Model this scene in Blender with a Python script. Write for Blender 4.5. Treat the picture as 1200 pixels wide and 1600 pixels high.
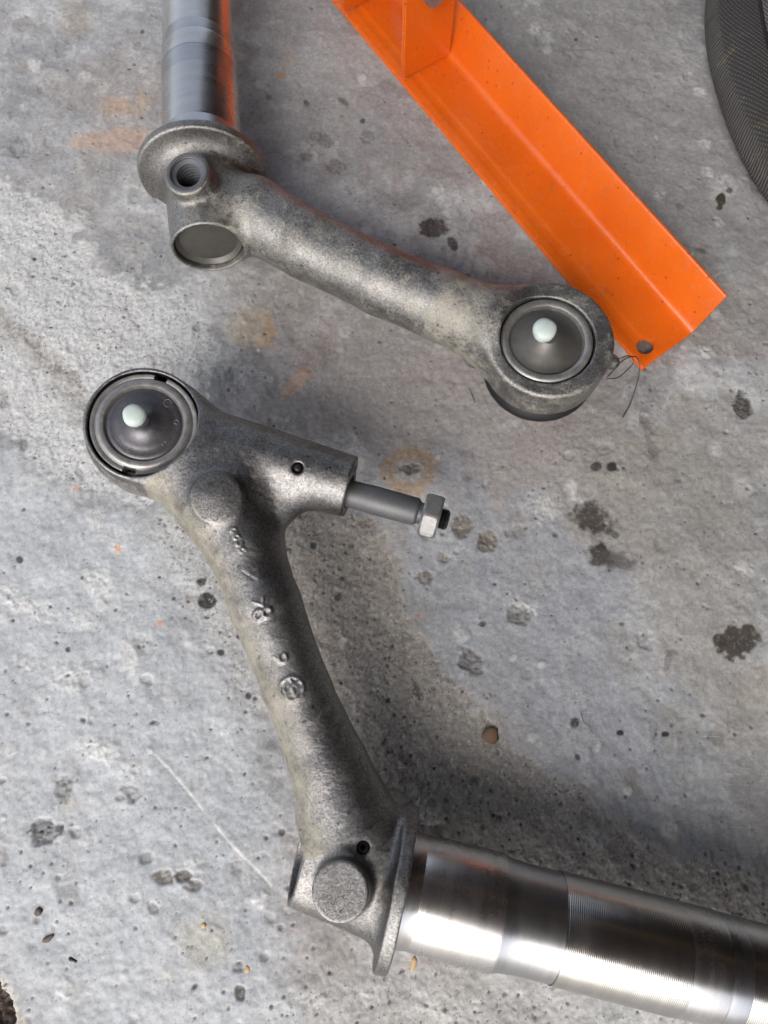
import bpy, bmesh, math, random
import numpy as np
from mathutils import Vector, Matrix
random.seed(7)
rng = np.random.default_rng(11)
for o in list(bpy.data.objects):
    bpy.data.objects.remove(o)
S = bpy.context.scene
COL = S.collection
R = math.radians

# ------------------------------------------------------------------ camera
H, TILT, F = 0.42, R(17.0), 1100.0
cam_d = bpy.data.cameras.new('camera')
cam = bpy.data.objects.new('camera', cam_d); COL.objects.link(cam)
cam.location = (0, 0, H); cam.rotation_euler = (TILT, 0, 0)
cam_d.sensor_fit = 'VERTICAL'; cam_d.sensor_height = 36.0; cam_d.sensor_width = 27.0
cam_d.lens = F / 1600 * 36
cam_d.clip_start = 0.01; cam_d.clip_end = 200
cam_d.dof.use_dof = True; cam_d.dof.focus_distance = 0.375; cam_d.dof.aperture_fstop = 16.0
S.camera = cam
S.render.resolution_x, S.render.resolution_y = 768, 1024

# ------------------------------------------------------------------ light
SUN_EL, SUN_AZ = R(44), R(200)          # azimuth of the sun, clockwise from +y: lower left of the picture
w = bpy.data.worlds.new('World'); S.world = w; w.use_nodes = True
nt = w.node_tree; bg = nt.nodes['Background']
sky = nt.nodes.new('ShaderNodeTexSky'); sky.sky_type = 'NISHITA'; sky.sun_disc = False
sky.sun_elevation = SUN_EL; sky.sun_rotation = SUN_AZ
sky.air_density = 1.0; sky.dust_density = 4.0; sky.ozone_density = 1.0
hs = nt.nodes.new('ShaderNodeHueSaturation'); hs.inputs['Saturation'].default_value = 0.5
nt.links.new(sky.outputs[0], hs.inputs['Color']); nt.links.new(hs.outputs[0], bg.inputs[0]); bg.inputs[1].default_value = 0.15
sd = bpy.data.lights.new('sun', 'SUN'); sun = bpy.data.objects.new('sun', sd); COL.objects.link(sun)
sd.energy = 0.5; sd.angle = R(55); sd.color = (1.0, 0.985, 0.965)
sdir = Vector((math.sin(SUN_AZ) * math.cos(SUN_EL), math.cos(SUN_AZ) * math.cos(SUN_EL), math.sin(SUN_EL)))
sun.rotation_euler = sdir.to_track_quat('Z', 'Y').to_euler()
S.view_settings.view_transform = 'Standard'; S.view_settings.look = 'None'
S.view_settings.exposure = 0.98; S.view_settings.gamma = 1
S.render.engine = 'CYCLES'
S.cycles.use_denoising = True
S.cycles.max_bounces = 6

# ------------------------------------------------------------------ picture measurements -> places
cT, sT = math.cos(TILT), math.sin(TILT)
def ray(px, py):
    x, y = (px - 600) / F, -(py - 800) / F
    return np.array([x, y * cT + sT, y * sT - cT])
def Q(px, py, h=0.0):
    d = ray(px, py); t = (h - H) / d[2]
    return np.array([0, 0, H]) + d * t
def depth(p):                              # distance along the optical axis
    q = np.asarray(p, float) - np.array([0, 0, H])
    return q[..., 1] * sT - q[..., 2] * cT
def rw(p, rpx):                            # a radius in photo pixels at the place p, in metres
    return rpx * depth(p) / F
def unit(v):
    v = np.asarray(v, float); return v / np.linalg.norm(v)

# ------------------------------------------------------------------ object helpers
def thing(name, label, cat, loc=(0, 0, 0), group=None):
    o = bpy.data.objects.new(name, None); COL.objects.link(o)
    o.empty_display_size = 0.02; o.location = tuple(loc)
    o['label'] = label; o['category'] = cat
    if group: o['group'] = group
    return o
def mesh_obj(name, verts, faces, mat, parent=None, smooth=True, uvs=None, mats=None):
    off = np.array(parent.matrix_world.translation) if False else (np.array(root_loc(parent)) if parent else np.zeros(3))
    me = bpy.data.meshes.new(name)
    verts = np.asarray(verts, dtype=np.float64) - off
    if isinstance(faces, np.ndarray):
        n, k = faces.shape
        me.vertices.add(len(verts)); me.vertices.foreach_set('co', verts.astype(np.float32).ravel())
        me.loops.add(n * k); me.loops.foreach_set('vertex_index', faces.astype(np.int32).ravel())
        me.polygons.add(n); me.polygons.foreach_set('loop_start', np.arange(0, n * k, k, dtype=np.int32))
        me.update(calc_edges=True); me.validate()
    else:
        me.from_pydata([tuple(v) for v in verts], [], [list(f) for f in faces])
    if uvs is not None:
        uvl = me.uv_layers.new(name='UVMap')
        uvs = np.asarray(uvs, dtype=np.float32)
        vi = np.empty(len(me.loops), dtype=np.int32); me.loops.foreach_get('vertex_index', vi)
        uvl.data.foreach_set('uv', uvs[vi].ravel())
    me.polygons.foreach_set('use_smooth', np.full(len(me.polygons), smooth))
    me.materials.append(mat)
    me.update()
    o = bpy.data.objects.new(name, me); COL.objects.link(o)
    if parent: o.parent = parent
    return o
def root_loc(p):
    v = Vector((0, 0, 0))
    while p is not None:
        v += p.location; p = p.parent
    return v
def tag(o, label, cat, group=None):
    o['label'] = label; o['category'] = cat
    if group: o['group'] = group
    return o
def frame(n, ref=(0, 0, 1)):
    n = unit(n); ref = np.array(ref, float)
    if abs(n @ ref) > 0.95: ref = np.array([0, 1.0, 0])
    a = unit(np.cross(ref, n)); b = np.cross(n, a)
    return a, b, n
def lathe(name, prof, origin, axis, mat, parent, seg=96, closed=False, rfun=None, smooth=True, ref=(0, 0, 1), sharp=35):
    """prof: list of (along, radius) in metres; rfun(theta, along, r) -> (along, r)"""
    a, b, n = frame(axis, ref)
    origin = np.asarray(origin, float)
    V, UV, Fc = [], [], []
    for i, (z, r) in enumerate(prof):
        for k in range(seg):
            th = 2 * math.pi * k / seg
            zz, rr = (z, r) if rfun is None else rfun(th, z, r)
            V.append(origin + n * zz + (a * math.cos(th) + b * math.sin(th)) * rr)
            UV.append((zz, k / seg))
    m = len(prof)
    for i in range(m - 1):
        for k in range(seg):
            k2 = (k + 1) % seg
            Fc.append((i * seg + k, (i + 1) * seg + k, (i + 1) * seg + k2, i * seg + k2)[::-1])
    if prof[0][1] > 1e-6 and closed: Fc.append(tuple(range(seg)))
    if prof[-1][1] > 1e-6 and closed: Fc.append(tuple(range((m - 1) * seg, m * seg))[::-1])
    o = mesh_obj(name, V, Fc, mat, parent, smooth, UV)
    bm = bmesh.new(); bm.from_mesh(o.data)
    bmesh.ops.remove_doubles(bm, verts=bm.verts, dist=1e-6)
    bmesh.ops.recalc_face_normals(bm, faces=bm.faces)
    if smooth:
        for e in bm.edges:
            if len(e.link_faces) == 2 and e.calc_face_angle(0) > R(sharp): e.smooth = False
    bm.to_mesh(o.data); bm.free()
    return o
def tube(name, pts, r, mat, parent, seg=10, rr=None):
    pts = [np.asarray(p, float) for p in pts]
    V, Fc = [], []
    ref = np.array([0.13, 0.21, 0.97])
    for i, p in enumerate(pts):
        t = unit(pts[min(i + 1, len(pts) - 1)] - pts[max(i - 1, 0)])
        a = unit(np.cross(ref, t)); b = np.cross(t, a)
        q = r if rr is None else rr[i]
        for k in range(seg):
            th = 2 * math.pi * k / seg
            V.append(p + (a * math.cos(th) + b * math.sin(th)) * q)
    for i in range(len(pts) - 1):
        for k in range(seg):
            k2 = (k + 1) % seg
            Fc.append((i * seg + k, i * seg + k2, (i + 1) * seg + k2, (i + 1) * seg + k))
    Fc.append(tuple(range(seg))[::-1]); Fc.append(tuple(range((len(pts) - 1) * seg, len(pts) * seg)))
    return mesh_obj(name, V, Fc, mat, parent)
def smooth_path(pts, n=8):
    pts = [np.asarray(p, float) for p in pts]; out = []
    P = [2 * pts[0] - pts[1]] + pts + [2 * pts[-1] - pts[-2]]
    for i in range(1, len(P) - 2):
        for k in range(n):
            t = k / n
            out.append(0.5 * ((2 * P[i]) + (-P[i-1] + P[i+1]) * t + (2*P[i-1] - 5*P[i] + 4*P[i+1] - P[i+2]) * t*t + (-P[i-1] + 3*P[i] - 3*P[i+1] + P[i+2]) * t**3))
    out.append(pts[-1]); return out

# ------------------------------------------------------------------ noise
_T = rng.random((512, 512)).astype(np.float32)
def vnoise(x, y, seed=0):
    x = x + seed * 17.31; y = y - seed * 9.77
    xi = np.floor(x).astype(np.int64); yi = np.floor(y).astype(np.int64)
    fx = (x - xi).astype(np.float32); fy = (y - yi).astype(np.float32)
    fx = fx * fx * fx * (fx * (fx * 6 - 15) + 10); fy = fy * fy * fy * (fy * (fy * 6 - 15) + 10)
    a = _T[xi & 511, yi & 511]; b = _T[(xi + 1) & 511, yi & 511]
    c = _T[xi & 511, (yi + 1) & 511]; d = _T[(xi + 1) & 511, (yi + 1) & 511]
    return (a * (1 - fx) + b * fx) * (1 - fy) + (c * (1 - fx) + d * fx) * fy
def fbm(x, y, scale, octv=4, seed=0, gain=0.5):
    s = 0; amp = 1; tot = 0
    for k in range(octv):
        s = s + amp * vnoise(x * scale * 2**k + 3.1 * k, y * scale * 2**k - 5.7 * k, seed + k); tot += amp; amp *= gain
    return s / tot                          # 0..1
def sstep(a, b, x):
    t = np.clip((x - a) / (b - a), 0, 1); return t * t * (3 - 2 * t)

# ------------------------------------------------------------------ signed distances
def smin(a, b, k):
    h = np.clip(0.5 + 0.5 * (b - a) / k, 0, 1)
    return b + (a - b) * h - k * h * (1 - h)
def smax(a, b, k): return -smin(-a, -b, k)
def sd_cone(P, a, b, ra, rb):
    ab = b - a; t = np.clip(((P - a) @ ab) / (ab @ ab), 0, 1)
    d = P - (a + t[:, None] * ab)
    return np.sqrt((d * d).sum(1)) - (ra + (rb - ra) * t)
def sd_cyl(P, a, b, r, rnd=0.001, rb=None):
    ab = b - a; L = np.linalg.norm(ab); n = ab / L
    q = P - (a + b) / 2; z = q @ n
    rad = np.sqrt(np.maximum((q * q).sum(1) - z * z, 0))
    rr = r if rb is None else r + (rb - r) * np.clip(z / L + 0.5, 0, 1)
    dx = rad - rr + rnd; dz = np.abs(z) - L / 2 + rnd
    return np.minimum(np.maximum(dx, dz), 0) + np.sqrt(np.maximum(dx, 0)**2 + np.maximum(dz, 0)**2) - rnd
def lumpy(P, d):
    m = np.nonzero(np.abs(d) < 0.004)[0]
    x = P[m, 0] + P[m, 2] * 0.31; y = P[m, 1] - P[m, 2] * 0.27
    d = d.copy(); d[m] += 0.0006 * (fbm(x, y, 62, 2, 5) - 0.5) + 0.00022 * (fbm(x, y, 330, 2, 9) - 0.5)
    return d
def surface_net(f, lo, hi, vox):
    B = 4
    n = np.ceil((hi - lo) / (vox * B)).astype(int)
    N = n * B + 1
    bc = [lo[i] + (np.arange(n[i]) + 0.5) * B * vox for i in range(3)]
    C = np.stack(np.meshgrid(*bc, indexing='ij'), -1).reshape(-1, 3)
    fc = f(C).reshape(n)
    G = np.ones(N, dtype=np.float32)
    rep = np.repeat(np.repeat(np.repeat(fc, B, 0), B, 1), B, 2)
    G[:N[0]-1, :N[1]-1, :N[2]-1] = rep
    act = np.abs(fc) < B * vox * 1.25
    ii, jj, kk = np.nonzero(act)
    off = np.stack(np.meshgrid(np.arange(B+1), np.arange(B+1), np.arange(B+1), indexing='ij'), -1).reshape(-1, 3)
    bi = np.stack([ii, jj, kk], 1) * B
    CH = 20000
    for s in range(0, len(bi), CH):
        idx = (bi[s:s+CH, None, :] + off[None]).reshape(-1, 3)
        G[idx[:, 0], idx[:, 1], idx[:, 2]] = f(lo + idx * vox)
    ins = G < 0
    # vertices
    acc = np.zeros(tuple(N - 1) + (3,), dtype=np.float32); cnt = np.zeros(tuple(N - 1), dtype=np.float32)
    def add(axis):
        sl0 = [slice(None)] * 3; sl1 = [slice(None)] * 3; sl0[axis] = slice(0, -1); sl1[axis] = slice(1, None)
        a, b = G[tuple(sl0)], G[tuple(sl1)]
        m = np.nonzero((a < 0) != (b < 0))
        t = a[m] / (a[m] - b[m])
        p = np.stack(m, 1).astype(np.float32); p[:, axis] += t
        o1, o2 = [x for x in range(3) if x != axis]
        for d1 in (0, -1):
            for d2 in (0, -1):
                c = np.stack(m, 1).copy(); c[:, o1] += d1; c[:, o2] += d2
                ok = np.all((c >= 0) & (c < N - 1), axis=1)
                cc = c[ok]
                np.add.at(acc, (cc[:, 0], cc[:, 1], cc[:, 2]), p[ok]); np.add.at(cnt, (cc[:, 0], cc[:, 1], cc[:, 2]), 1)
        return m, a[m] < 0
    E = [add(ax) for ax in range(3)]
    vid = -np.ones(tuple(N - 1), dtype=np.int64)
    nz = np.nonzero(cnt > 0); vid[nz] = np.arange(len(nz[0]))
    V = lo + (acc[nz] / cnt[nz][:, None]) * vox
    Fs = []
    for ax, (m, sgn) in enumerate(E):
        c = np.stack(m, 1); o1, o2 = (ax + 1) % 3, (ax + 2) % 3
        q = []
        for d1, d2 in ((0, 0), (-1, 0), (-1, -1), (0, -1)):
            e = c.copy(); e[:, o1] += d1; e[:, o2] += d2; q.append(e)
        ok = np.ones(len(c), bool)
        for e in q: ok &= np.all((e >= 0) & (e < N - 1), axis=1)
        ids = np.stack([vid[e[ok][:, 0], e[ok][:, 1], e[ok][:, 2]] for e in q], 1)
        s = sgn[ok]; ids[~s] = ids[~s][:, ::-1]
        Fs.append(ids)
    Fs = np.concatenate(Fs)
    e = vox * 0.25
    for it in range(2):
        f0 = f(V)
        g = np.stack([(f(V + np.eye(3)[i] * e) - f0) / e for i in range(3)], 1)
        gl = np.maximum((g * g).sum(1), 0.25)
        step = np.clip(f0 / gl, -vox, vox)
        V = V - g * step[:, None]
    return V, Fs
def trace(f, px, py):
    d = ray(px, py); d = d / np.linalg.norm(d); t = 0.2; o = np.array([0, 0, H])
    for i in range(120):
        v = f((o + d * t)[None])[0]; t += v * 0.8
        if abs(v) < 1e-5 or t > 1.2: break
    p = o + d * t
    e = 1e-4; n = unit([f((p + np.eye(3)[i] * e)[None])[0] - f((p - np.eye(3)[i] * e)[None])[0] for i in range(3)])
    return p, n

# ------------------------------------------------------------------ materials
def new_mat(name):
    m = bpy.data.materials.new(name); m.use_nodes = True
    n = m.node_tree.nodes; return m, n, m.node_tree.links, n['Principled BSDF']
def nd(n, t, **kw):
    x = n.new(t)
    for k, v in kw.items():
        if k in x.inputs.keys() if hasattr(x, 'inputs') else False: x.inputs[k].default_value = v
        else: setattr(x, k, v)
    return x
def noise(n, l, co, scale, detail=6, rough=0.6):
    x = n.new('ShaderNodeTexNoise'); x.inputs['Scale'].default_value = scale
    x.inputs['Detail'].default_value = detail; x.inputs['Roughness'].default_value = rough
    l.new(co, x.inputs['Vector']); return x.outputs['Fac']
def ramp(n, l, src, a, b, ca=(0, 0, 0, 1), cb=(1, 1, 1, 1), mid=None):
    x = n.new('ShaderNodeValToRGB'); l.new(src, x.inputs[0])
    x.color_ramp.elements[0].position = a; x.color_ramp.elements[0].color = ca
    x.color_ramp.elements[1].position = b; x.color_ramp.elements[1].color = cb
    if mid:
        e = x.color_ramp.elements.new(mid[0]); e.color = mid[1]
    return x.outputs[0]
def mix(n, l, fac, a, b, mode='MIX'):
    x = n.new('ShaderNodeMix'); x.data_type = 'RGBA'; x.blend_type = mode
    for s, i in ((fac, 0), (a, 6), (b, 7)):
        if isinstance(s, (int, float)): x.inputs[i].default_value = s
        elif isinstance(s, tuple): x.inputs[i].default_value = s
        else: l.new(s, x.inputs[i])
    return x.outputs[2]
def math_(n, l, op, a, b=0.0, c=0.0):
    x = n.new('ShaderNodeMath'); x.operation = op
    for s, i in ((a, 0), (b, 1), (c, 2)):
        if isinstance(s, (int, float)): x.inputs[i].default_value = s
        else: l.new(s, x.inputs[i])
    return x.outputs[0]
def bump(n, l, h, dist, strength=1.0, normal=None):
    x = n.new('ShaderNodeBump'); x.inputs['Distance'].default_value = dist; x.inputs['Strength'].default_value = strength
    l.new(h, x.inputs['Height'])
    if normal is not None: l.new(normal, x.inputs['Normal'])
    return x.outputs[0]

def mat_cast(name, base=(0.40, 0.39, 0.38, 1), dark=(0.20, 0.192, 0.185, 1), dust_amt=0.6, rough=0.37, metal=1.0, grain=1.0, oil_amt=0.5):
    m, n, l, p = new_mat(name)
    tc = n.new('ShaderNodeTexCoord').outputs['Object']
    big = noise(n, l, tc, 28, 5, 0.6); med = noise(n, l, tc, 160, 5, 0.65); fine = noise(n, l, tc, 820, 5, 0.9); spk = noise(n, l, tc, 900, 5, 0.9)
    c = mix(n, l, ramp(n, l, big, 0.32, 0.68), dark, base)
    c = mix(n, l, ramp(n, l, fine, 0.42, 0.57), mix(n, l, 0.62, c, (0.04, 0.04, 0.04, 1)), c)
    c = mix(n, l, math_(n, l, 'MULTIPLY', ramp(n, l, spk, 0.55, 0.66), 0.42), c, (0.62, 0.60, 0.56, 1))
    # tan dust and dried oil lying in patches
    big2 = noise(n, l, tc, 17, 4, 0.55)
    att = n.new('ShaderNodeAttribute'); att.attribute_name = 'dust'
    d = math_(n, l, 'ADD', math_(n, l, 'MULTIPLY', big2, 0.9), math_(n, l, 'MULTIPLY', att.outputs['Fac'], 0.55))
    d = math_(n, l, 'ADD', d, math_(n, l, 'MULTIPLY', math_(n, l, 'SUBTRACT', fine, 0.5), 0.9))
    d = math_(n, l, 'ADD', d, math_(n, l, 'MULTIPLY', math_(n, l, 'SUBTRACT', med, 0.5), 0.6))
    dm = math_(n, l, 'MULTIPLY', ramp(n, l, d, 0.66, 0.92), dust_amt)
    dustc = mix(n, l, ramp(n, l, med, 0.3, 0.7), (0.20, 0.175, 0.12, 1), (0.40, 0.37, 0.29, 1))
    c = mix(n, l, dm, c, dustc)
    oil = math_(n, l, 'MULTIPLY', ramp(n, l, noise(n, l, tc, 55, 7, 0.72), 0.50, 0.66), oil_amt)
    c = mix(n, l, oil, c, (0.055, 0.045, 0.042, 1))
    dots = ramp(n, l, noise(n, l, tc, 340, 2, 0.5), 0.69, 0.73)
    c = mix(n, l, math_(n, l, 'MULTIPLY', dots, 0.7), c, (0.03, 0.03, 0.03, 1))
    l.new(c, p.inputs['Base Color'])
    l.new(math_(n, l, 'MULTIPLY', math_(n, l, 'SUBTRACT', 1.0, dm), metal), p.inputs['Metallic'])
    rr = math_(n, l, 'ADD', math_(n, l, 'MULTIPLY', med, 0.22), rough - 0.11)
    rr = math_(n, l, 'ADD', rr, math_(n, l, 'MULTIPLY', dm, 0.3))
    l.new(rr, p.inputs['Roughness'])
    h = math_(n, l, 'ADD', math_(n, l, 'MULTIPLY', fine, 0.9), math_(n, l, 'MULTIPLY', noise(n, l, tc, 420, 3, 0.6), 0.6))
    l.new(bump(n, l, h, 0.00028 * grain, 1.0), p.inputs['Normal'])
    return m
def mat_turned(name, base, rough, pitch=None, depth_=0.00003, stain=0.3, fine=1.0):
    """bright turned steel: rings run round the shaft"""
    m, n, l, p = new_mat(name)
    uv = n.new('ShaderNodeUVMap'); uv.uv_map = 'UVMap'
    sep = n.new('ShaderNodeSeparateXYZ'); l.new(uv.outputs[0], sep.inputs[0])
    com = n.new('ShaderNodeCombineXYZ')
    l.new(math_(n, l, 'MULTIPLY', sep.outputs[0], 2600.0), com.inputs[0])
    l.new(math_(n, l, 'MULTIPLY', sep.outputs[1], 7.0), com.inputs[1])
    brushed = noise(n, l, com.outputs[0], 1.0, 4, 0.75)
    com2 = n.new('ShaderNodeCombineXYZ')
    l.new(math_(n, l, 'MULTIPLY', sep.outputs[0], 140.0), com2.inputs[0])
    l.new(math_(n, l, 'MULTIPLY', sep.outputs[1], 2.5), com2.inputs[1])
    bands = noise(n, l, com2.outputs[0], 1.0, 3, 0.6)
    tc = n.new('ShaderNodeTexCoord').outputs['Object']
    st = noise(n, l, tc, 45, 6, 0.65)
    c = mix(n, l, ramp(n, l, bands, 0.35, 0.65), tuple(x * 0.88 for x in base[:3]) + (1,), base)
    c = mix(n, l, math_(n, l, 'MULTIPLY', ramp(n, l, st, 0.42, 0.85), stain), c, (0.16, 0.13, 0.11, 1))
    l.new(c, p.inputs['Base Color']); p.inputs['Metallic'].default_value = 1.0
    r_ = math_(n, l, 'ADD', rough - 0.08, math_(n, l, 'MULTIPLY', bands, 0.12))
    r_ = math_(n, l, 'ADD', r_, math_(n, l, 'MULTIPLY', ramp(n, l, st, 0.45, 0.8), 0.08))
    l.new(r_, p.inputs['Roughness'])
    if 'Anisotropic' in p.inputs:
        p.inputs['Anisotropic'].default_value = 0.0
    b1 = bump(n, l, brushed, 0.000012 * fine, 1.0)
    if pitch:
        s = math_(n, l, 'SINE', math_(n, l, 'MULTIPLY', sep.outputs[0], 2 * math.pi / pitch))
        b1 = bump(n, l, s, depth_, 1.0, b1)
    l.new(b1, p.inputs['Normal'])
    return m
def mat_simple(name, col, rough, metal=0.0, var=0.25, nscale=300, bdist=0.0001, sub=0.0, coat=0.0):
    m, n, l, p = new_mat(name)
    tc = n.new('ShaderNodeTexCoord').outputs['Object']
    a = noise(n, l, tc, nscale, 5, 0.65); b = noise(n, l, tc, nscale * 0.15, 4, 0.6)
    c = mix(n, l, a, tuple(x * (1 - var) for x in col[:3]) + (1,), tuple(min(1, x * (1 + var)) for x in col[:3]) + (1,))
    c = mix(n, l, math_(n, l, 'MULTIPLY', ramp(n, l, b, 0.4, 0.7), var), c, tuple(x * 0.6 for x in col[:3]) + (1,))
    l.new(c, p.inputs['Base Color']); p.inputs['Metallic'].default_value = metal
    l.new(math_(n, l, 'ADD', rough - 0.07, math_(n, l, 'MULTIPLY', a, 0.14)), p.inputs['Roughness'])
    l.new(bump(n, l, a, bdist, 0.7), p.inputs['Normal'])
    if sub: p.inputs['Subsurface Weight'].default_value = sub; p.inputs['Subsurface Radius'].default_value = (0.003, 0.003, 0.003)
    if coat: p.inputs['Coat Weight'].default_value = coat
    return m
M_cast = mat_cast('cast_steel')
M_cast_tan = mat_cast('cast_steel_dusty', base=(0.42, 0.41, 0.39, 1), dark=(0.22, 0.212, 0.20, 1), dust_amt=0.65, rough=0.43, metal=0.92, oil_amt=0.28)
M_ring = mat_simple('dark_steel', (0.13, 0.125, 0.135, 1), 0.42, 0.8, 0.45, 500, 0.00012)
M_ring_w = mat_simple('worn_steel', (0.29, 0.285, 0.275, 1), 0.44, 0.7, 0.65, 260, 0.00022)
M_pin = mat_simple('grey_pin_steel', (0.13, 0.13, 0.135, 1), 0.55, 0.6, 0.3, 600, 0.00006)
M_nut = mat_simple('zinc_nut_steel', (0.27, 0.265, 0.26, 1), 0.45, 0.7, 0.5, 420, 0.0001)
M_black = mat_simple('black_rubber', (0.011, 0.011, 0.012, 1), 0.5, 0.0, 0.3, 300, 0.00005)
M_black.node_tree.nodes['Principled BSDF'].inputs['Specular IOR Level'].default_value = 0.3
M_dark = mat_simple('black_oily_steel', (0.015, 0.014, 0.014, 1), 0.35, 0.3, 0.4, 500, 0.0001)
M_thread = mat_simple('bright_thread_steel', (0.16, 0.165, 0.18, 1), 0.42, 0.7, 0.3, 300, 0.00004)
M_white = mat_simple('milky_plastic', (0.47, 0.535, 0.50, 1), 0.5, 0.0, 0.08, 350, 0.0001, sub=0.3)
M_plugin = mat_simple('olive_grey_plug', (0.11, 0.105, 0.095, 1), 0.45, 0.5, 0.5, 120, 0.0001)
M_wire = mat_simple('rusty_wire', (0.12, 0.09, 0.08, 1), 0.45, 0.8, 0.3, 400, 0.00002)
M_journal = mat_turned('turned_journal', (0.56, 0.545, 0.53, 1), 0.29, stain=0.16)
M_ridged = mat_turned('ridged_journal', (0.52, 0.505, 0.475, 1), 0.23, pitch=0.00085, depth_=0.000032, stain=0.12)
M_dull = mat_turned('dull_turned_steel', (0.46, 0.46, 0.47, 1), 0.30, stain=0.12, fine=1.2)

# ------------------------------------------------------------------ setting: concrete floor, one sheet
def axis_coords(lo, hi, step, far):
    mid = np.arange(lo, hi, step); out = list(mid)
    d = step; x = out[-1]
    ext = []
    while x < far: d *= 1.35; x += d; ext.append(x)
    d = step; x = out[0]; ext2 = []
    while x > -far: d *= 1.35; x -= d; ext2.append(x)
    return np.array(ext2[::-1] + out + ext)
xs = axis_coords(-0.318, 0.318, 0.00074, 14); ys = axis_coords(-0.152, 0.566, 0.00074, 14)
X, Y = np.meshgrid(xs, ys, indexing='ij'); X = X.ravel(); Y = Y.ravel()
zc = Y * sT + H * cT
yc = Y * cT - H * sT
ok_ = zc > 0.2
U = np.where(ok_, 600 + F * X / np.maximum(zc, 0.2), -5000.0); Vv = np.where(ok_, 800 - F * yc / np.maximum(zc, 0.2), -5000.0)
inner = ok_ & (U > -60) & (U < 1260) & (Vv > -60) & (Vv < 1660)
wn1 = fbm(X, Y, 60, 4, 3) - 0.5; wn2 = fbm(X, Y, 60, 4, 8) - 0.5
wn3 = fbm(X, Y, 260, 4, 13) - 0.5; wn4 = fbm(X, Y, 260, 4, 17) - 0.5
def blob(cx, cy, rx, ry, rot=0, irr=0.6, soft=0.25, fine=0.6):
    m = (np.abs(U - cx) < (rx + ry) * 2) & (np.abs(Vv - cy) < (rx + ry) * 2)
    out = np.zeros_like(X); i = np.nonzero(m)[0]
    if not len(i): return out
    a = R(rot); du = U[i] - cx; dv = Vv[i] - cy
    x = (du * math.cos(a) + dv * math.sin(a)) / rx; y = (-du * math.sin(a) + dv * math.cos(a)) / ry
    d = np.sqrt(x * x + y * y) + irr * (wn1[i] * 1.2 + 1.6 * fine * wn3[i])
    out[i] = sstep(1 + soft, 1 - soft, d); return out
def poly_mask(pts, soft=18, irr=40):
    pts = np.array(pts, float); u = U + irr * (wn1 * 1.4 + wn3 * 0.9); v = Vv + irr * (wn2 * 1.4 + wn4 * 0.9)
    dist = np.full(X.shape, 1e9); ins = np.zeros(X.shape, bool)
    for k in range(len(pts)):
        a, b = pts[k], pts[(k + 1) % len(pts)]
        ab = b - a; t = np.clip(((u - a[0]) * ab[0] + (v - a[1]) * ab[1]) / (ab @ ab), 0, 1)
        d = np.hypot(u - a[0] - t * ab[0], v - a[1] - t * ab[1]); dist = np.minimum(dist, d)
        c = ((a[1] > v) != (b[1] > v)) & (u < (b[0] - a[0]) * (v - a[1]) / (b[1] - a[1] + 1e-9) + a[0])
        ins ^= c
    sd_ = np.where(ins, -dist, dist)
    return sstep(soft, -soft, sd_)
f1 = fbm(X, Y, 5, 4, 21); f2 = fbm(X, Y, 14, 5, 31); f3 = fbm(X, Y, 70, 5, 41, 0.6); f4 = fbm(X, Y, 420, 3, 51, 0.6); f5 = fbm(X, Y, 24, 5, 61)
col = np.ones((len(X), 3), dtype=np.float64) * np.array([0.305, 0.310, 0.318])
def blend(mask, c, amt=1.0):
    global col
    k = (mask * amt)[:, None]; col = col * (1 - k) + np.array(c) * k
warm = sstep(0.42, 0.62, f1 * 0.5 + f5 * 0.5)
blend(warm, (0.27, 0.243, 0.222), 0.75)
blend(sstep(0.48, 0.62, f2), (0.43, 0.44, 0.445), 0.65)
blend(sstep(0.50, 0.33, f5), (0.19, 0.19, 0.19), 0.6)
blend(sstep(0.55, 0.75, f3), (0.46, 0.46, 0.45), 0.35)
blend(sstep(0.46, 0.30, f3), (0.19, 0.185, 0.18), 0.35)
hz = (f1 - 0.5) * 0.003 + (f2 - 0.5) * 0.0030 + (f3 - 0.5) * 0.0023 + (f4 - 0.5) * 0.00025
hz[~inner] *= 0.6
# light zones of the trowelled skin and bare rough zones
RB = poly_mask([(430, 770), (560, 800), (622, 872), (640, 940), (668, 1005), (712, 1050), (735, 1105), (790, 1150), (850, 1185), (905, 1230), (960, 1290), (1060, 1330), (1230, 1400), (1230, 1500), (700, 1330), (560, 1250), (430, 900)], 7, 34)
RL = poly_mask([(-60, 230), (40, 300), (90, 330), (120, 395), (190, 430), (250, 440), (330, 480), (345, 545), (320, 600), (320, 700), (210, 790), (100, 740), (-60, 640)], 10, 50)
RS = poly_mask([(250, 760), (345, 800), (420, 1090), (395, 1120), (330, 1000), (240, 860)], 14, 40)
RT = poly_mask([(560, 1500), (1100, 1590), (1100, 1700), (500, 1700), (400, 1560)], 20, 60)
rough = np.clip(RB + RL + RS * 0.8 + RT * 0.7, 0, 1)
blend(poly_mask([(740, 1180), (1240, 1300), (1240, 1640), (900, 1500), (640, 1300)], 60, 90), (0.25, 0.232, 0.21), 0.6)  # warm tint painted in to counter the blue shadow above the shaft
blend(poly_mask([(420, -60), (1240, -60), (1240, 420), (900, 420), (620, 200), (430, 200)], 70, 100), (0.262, 0.242, 0.228), 0.6)
blend(RB, (0.275, 0.248, 0.215), 0.8); hz -= RB * 0.0004
blend(RL, (0.52, 0.525, 0.52), 0.8)
blend(RS, (0.43, 0.43, 0.42), 0.6)
blend(RT, (0.42, 0.42, 0.40), 0.5)
blend(poly_mask([(-60, 700), (240, 800), (420, 1200), (480, 1660), (-60, 1660)], 60, 90), (0.42, 0.445, 0.47), 0.6)
blend(poly_mask([(700, 700), (860, 780), (1000, 1000), (1150, 1300), (900, 1230), (700, 1020), (640, 840)], 50, 90), (0.27, 0.285, 0.31), 0.7)
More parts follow.
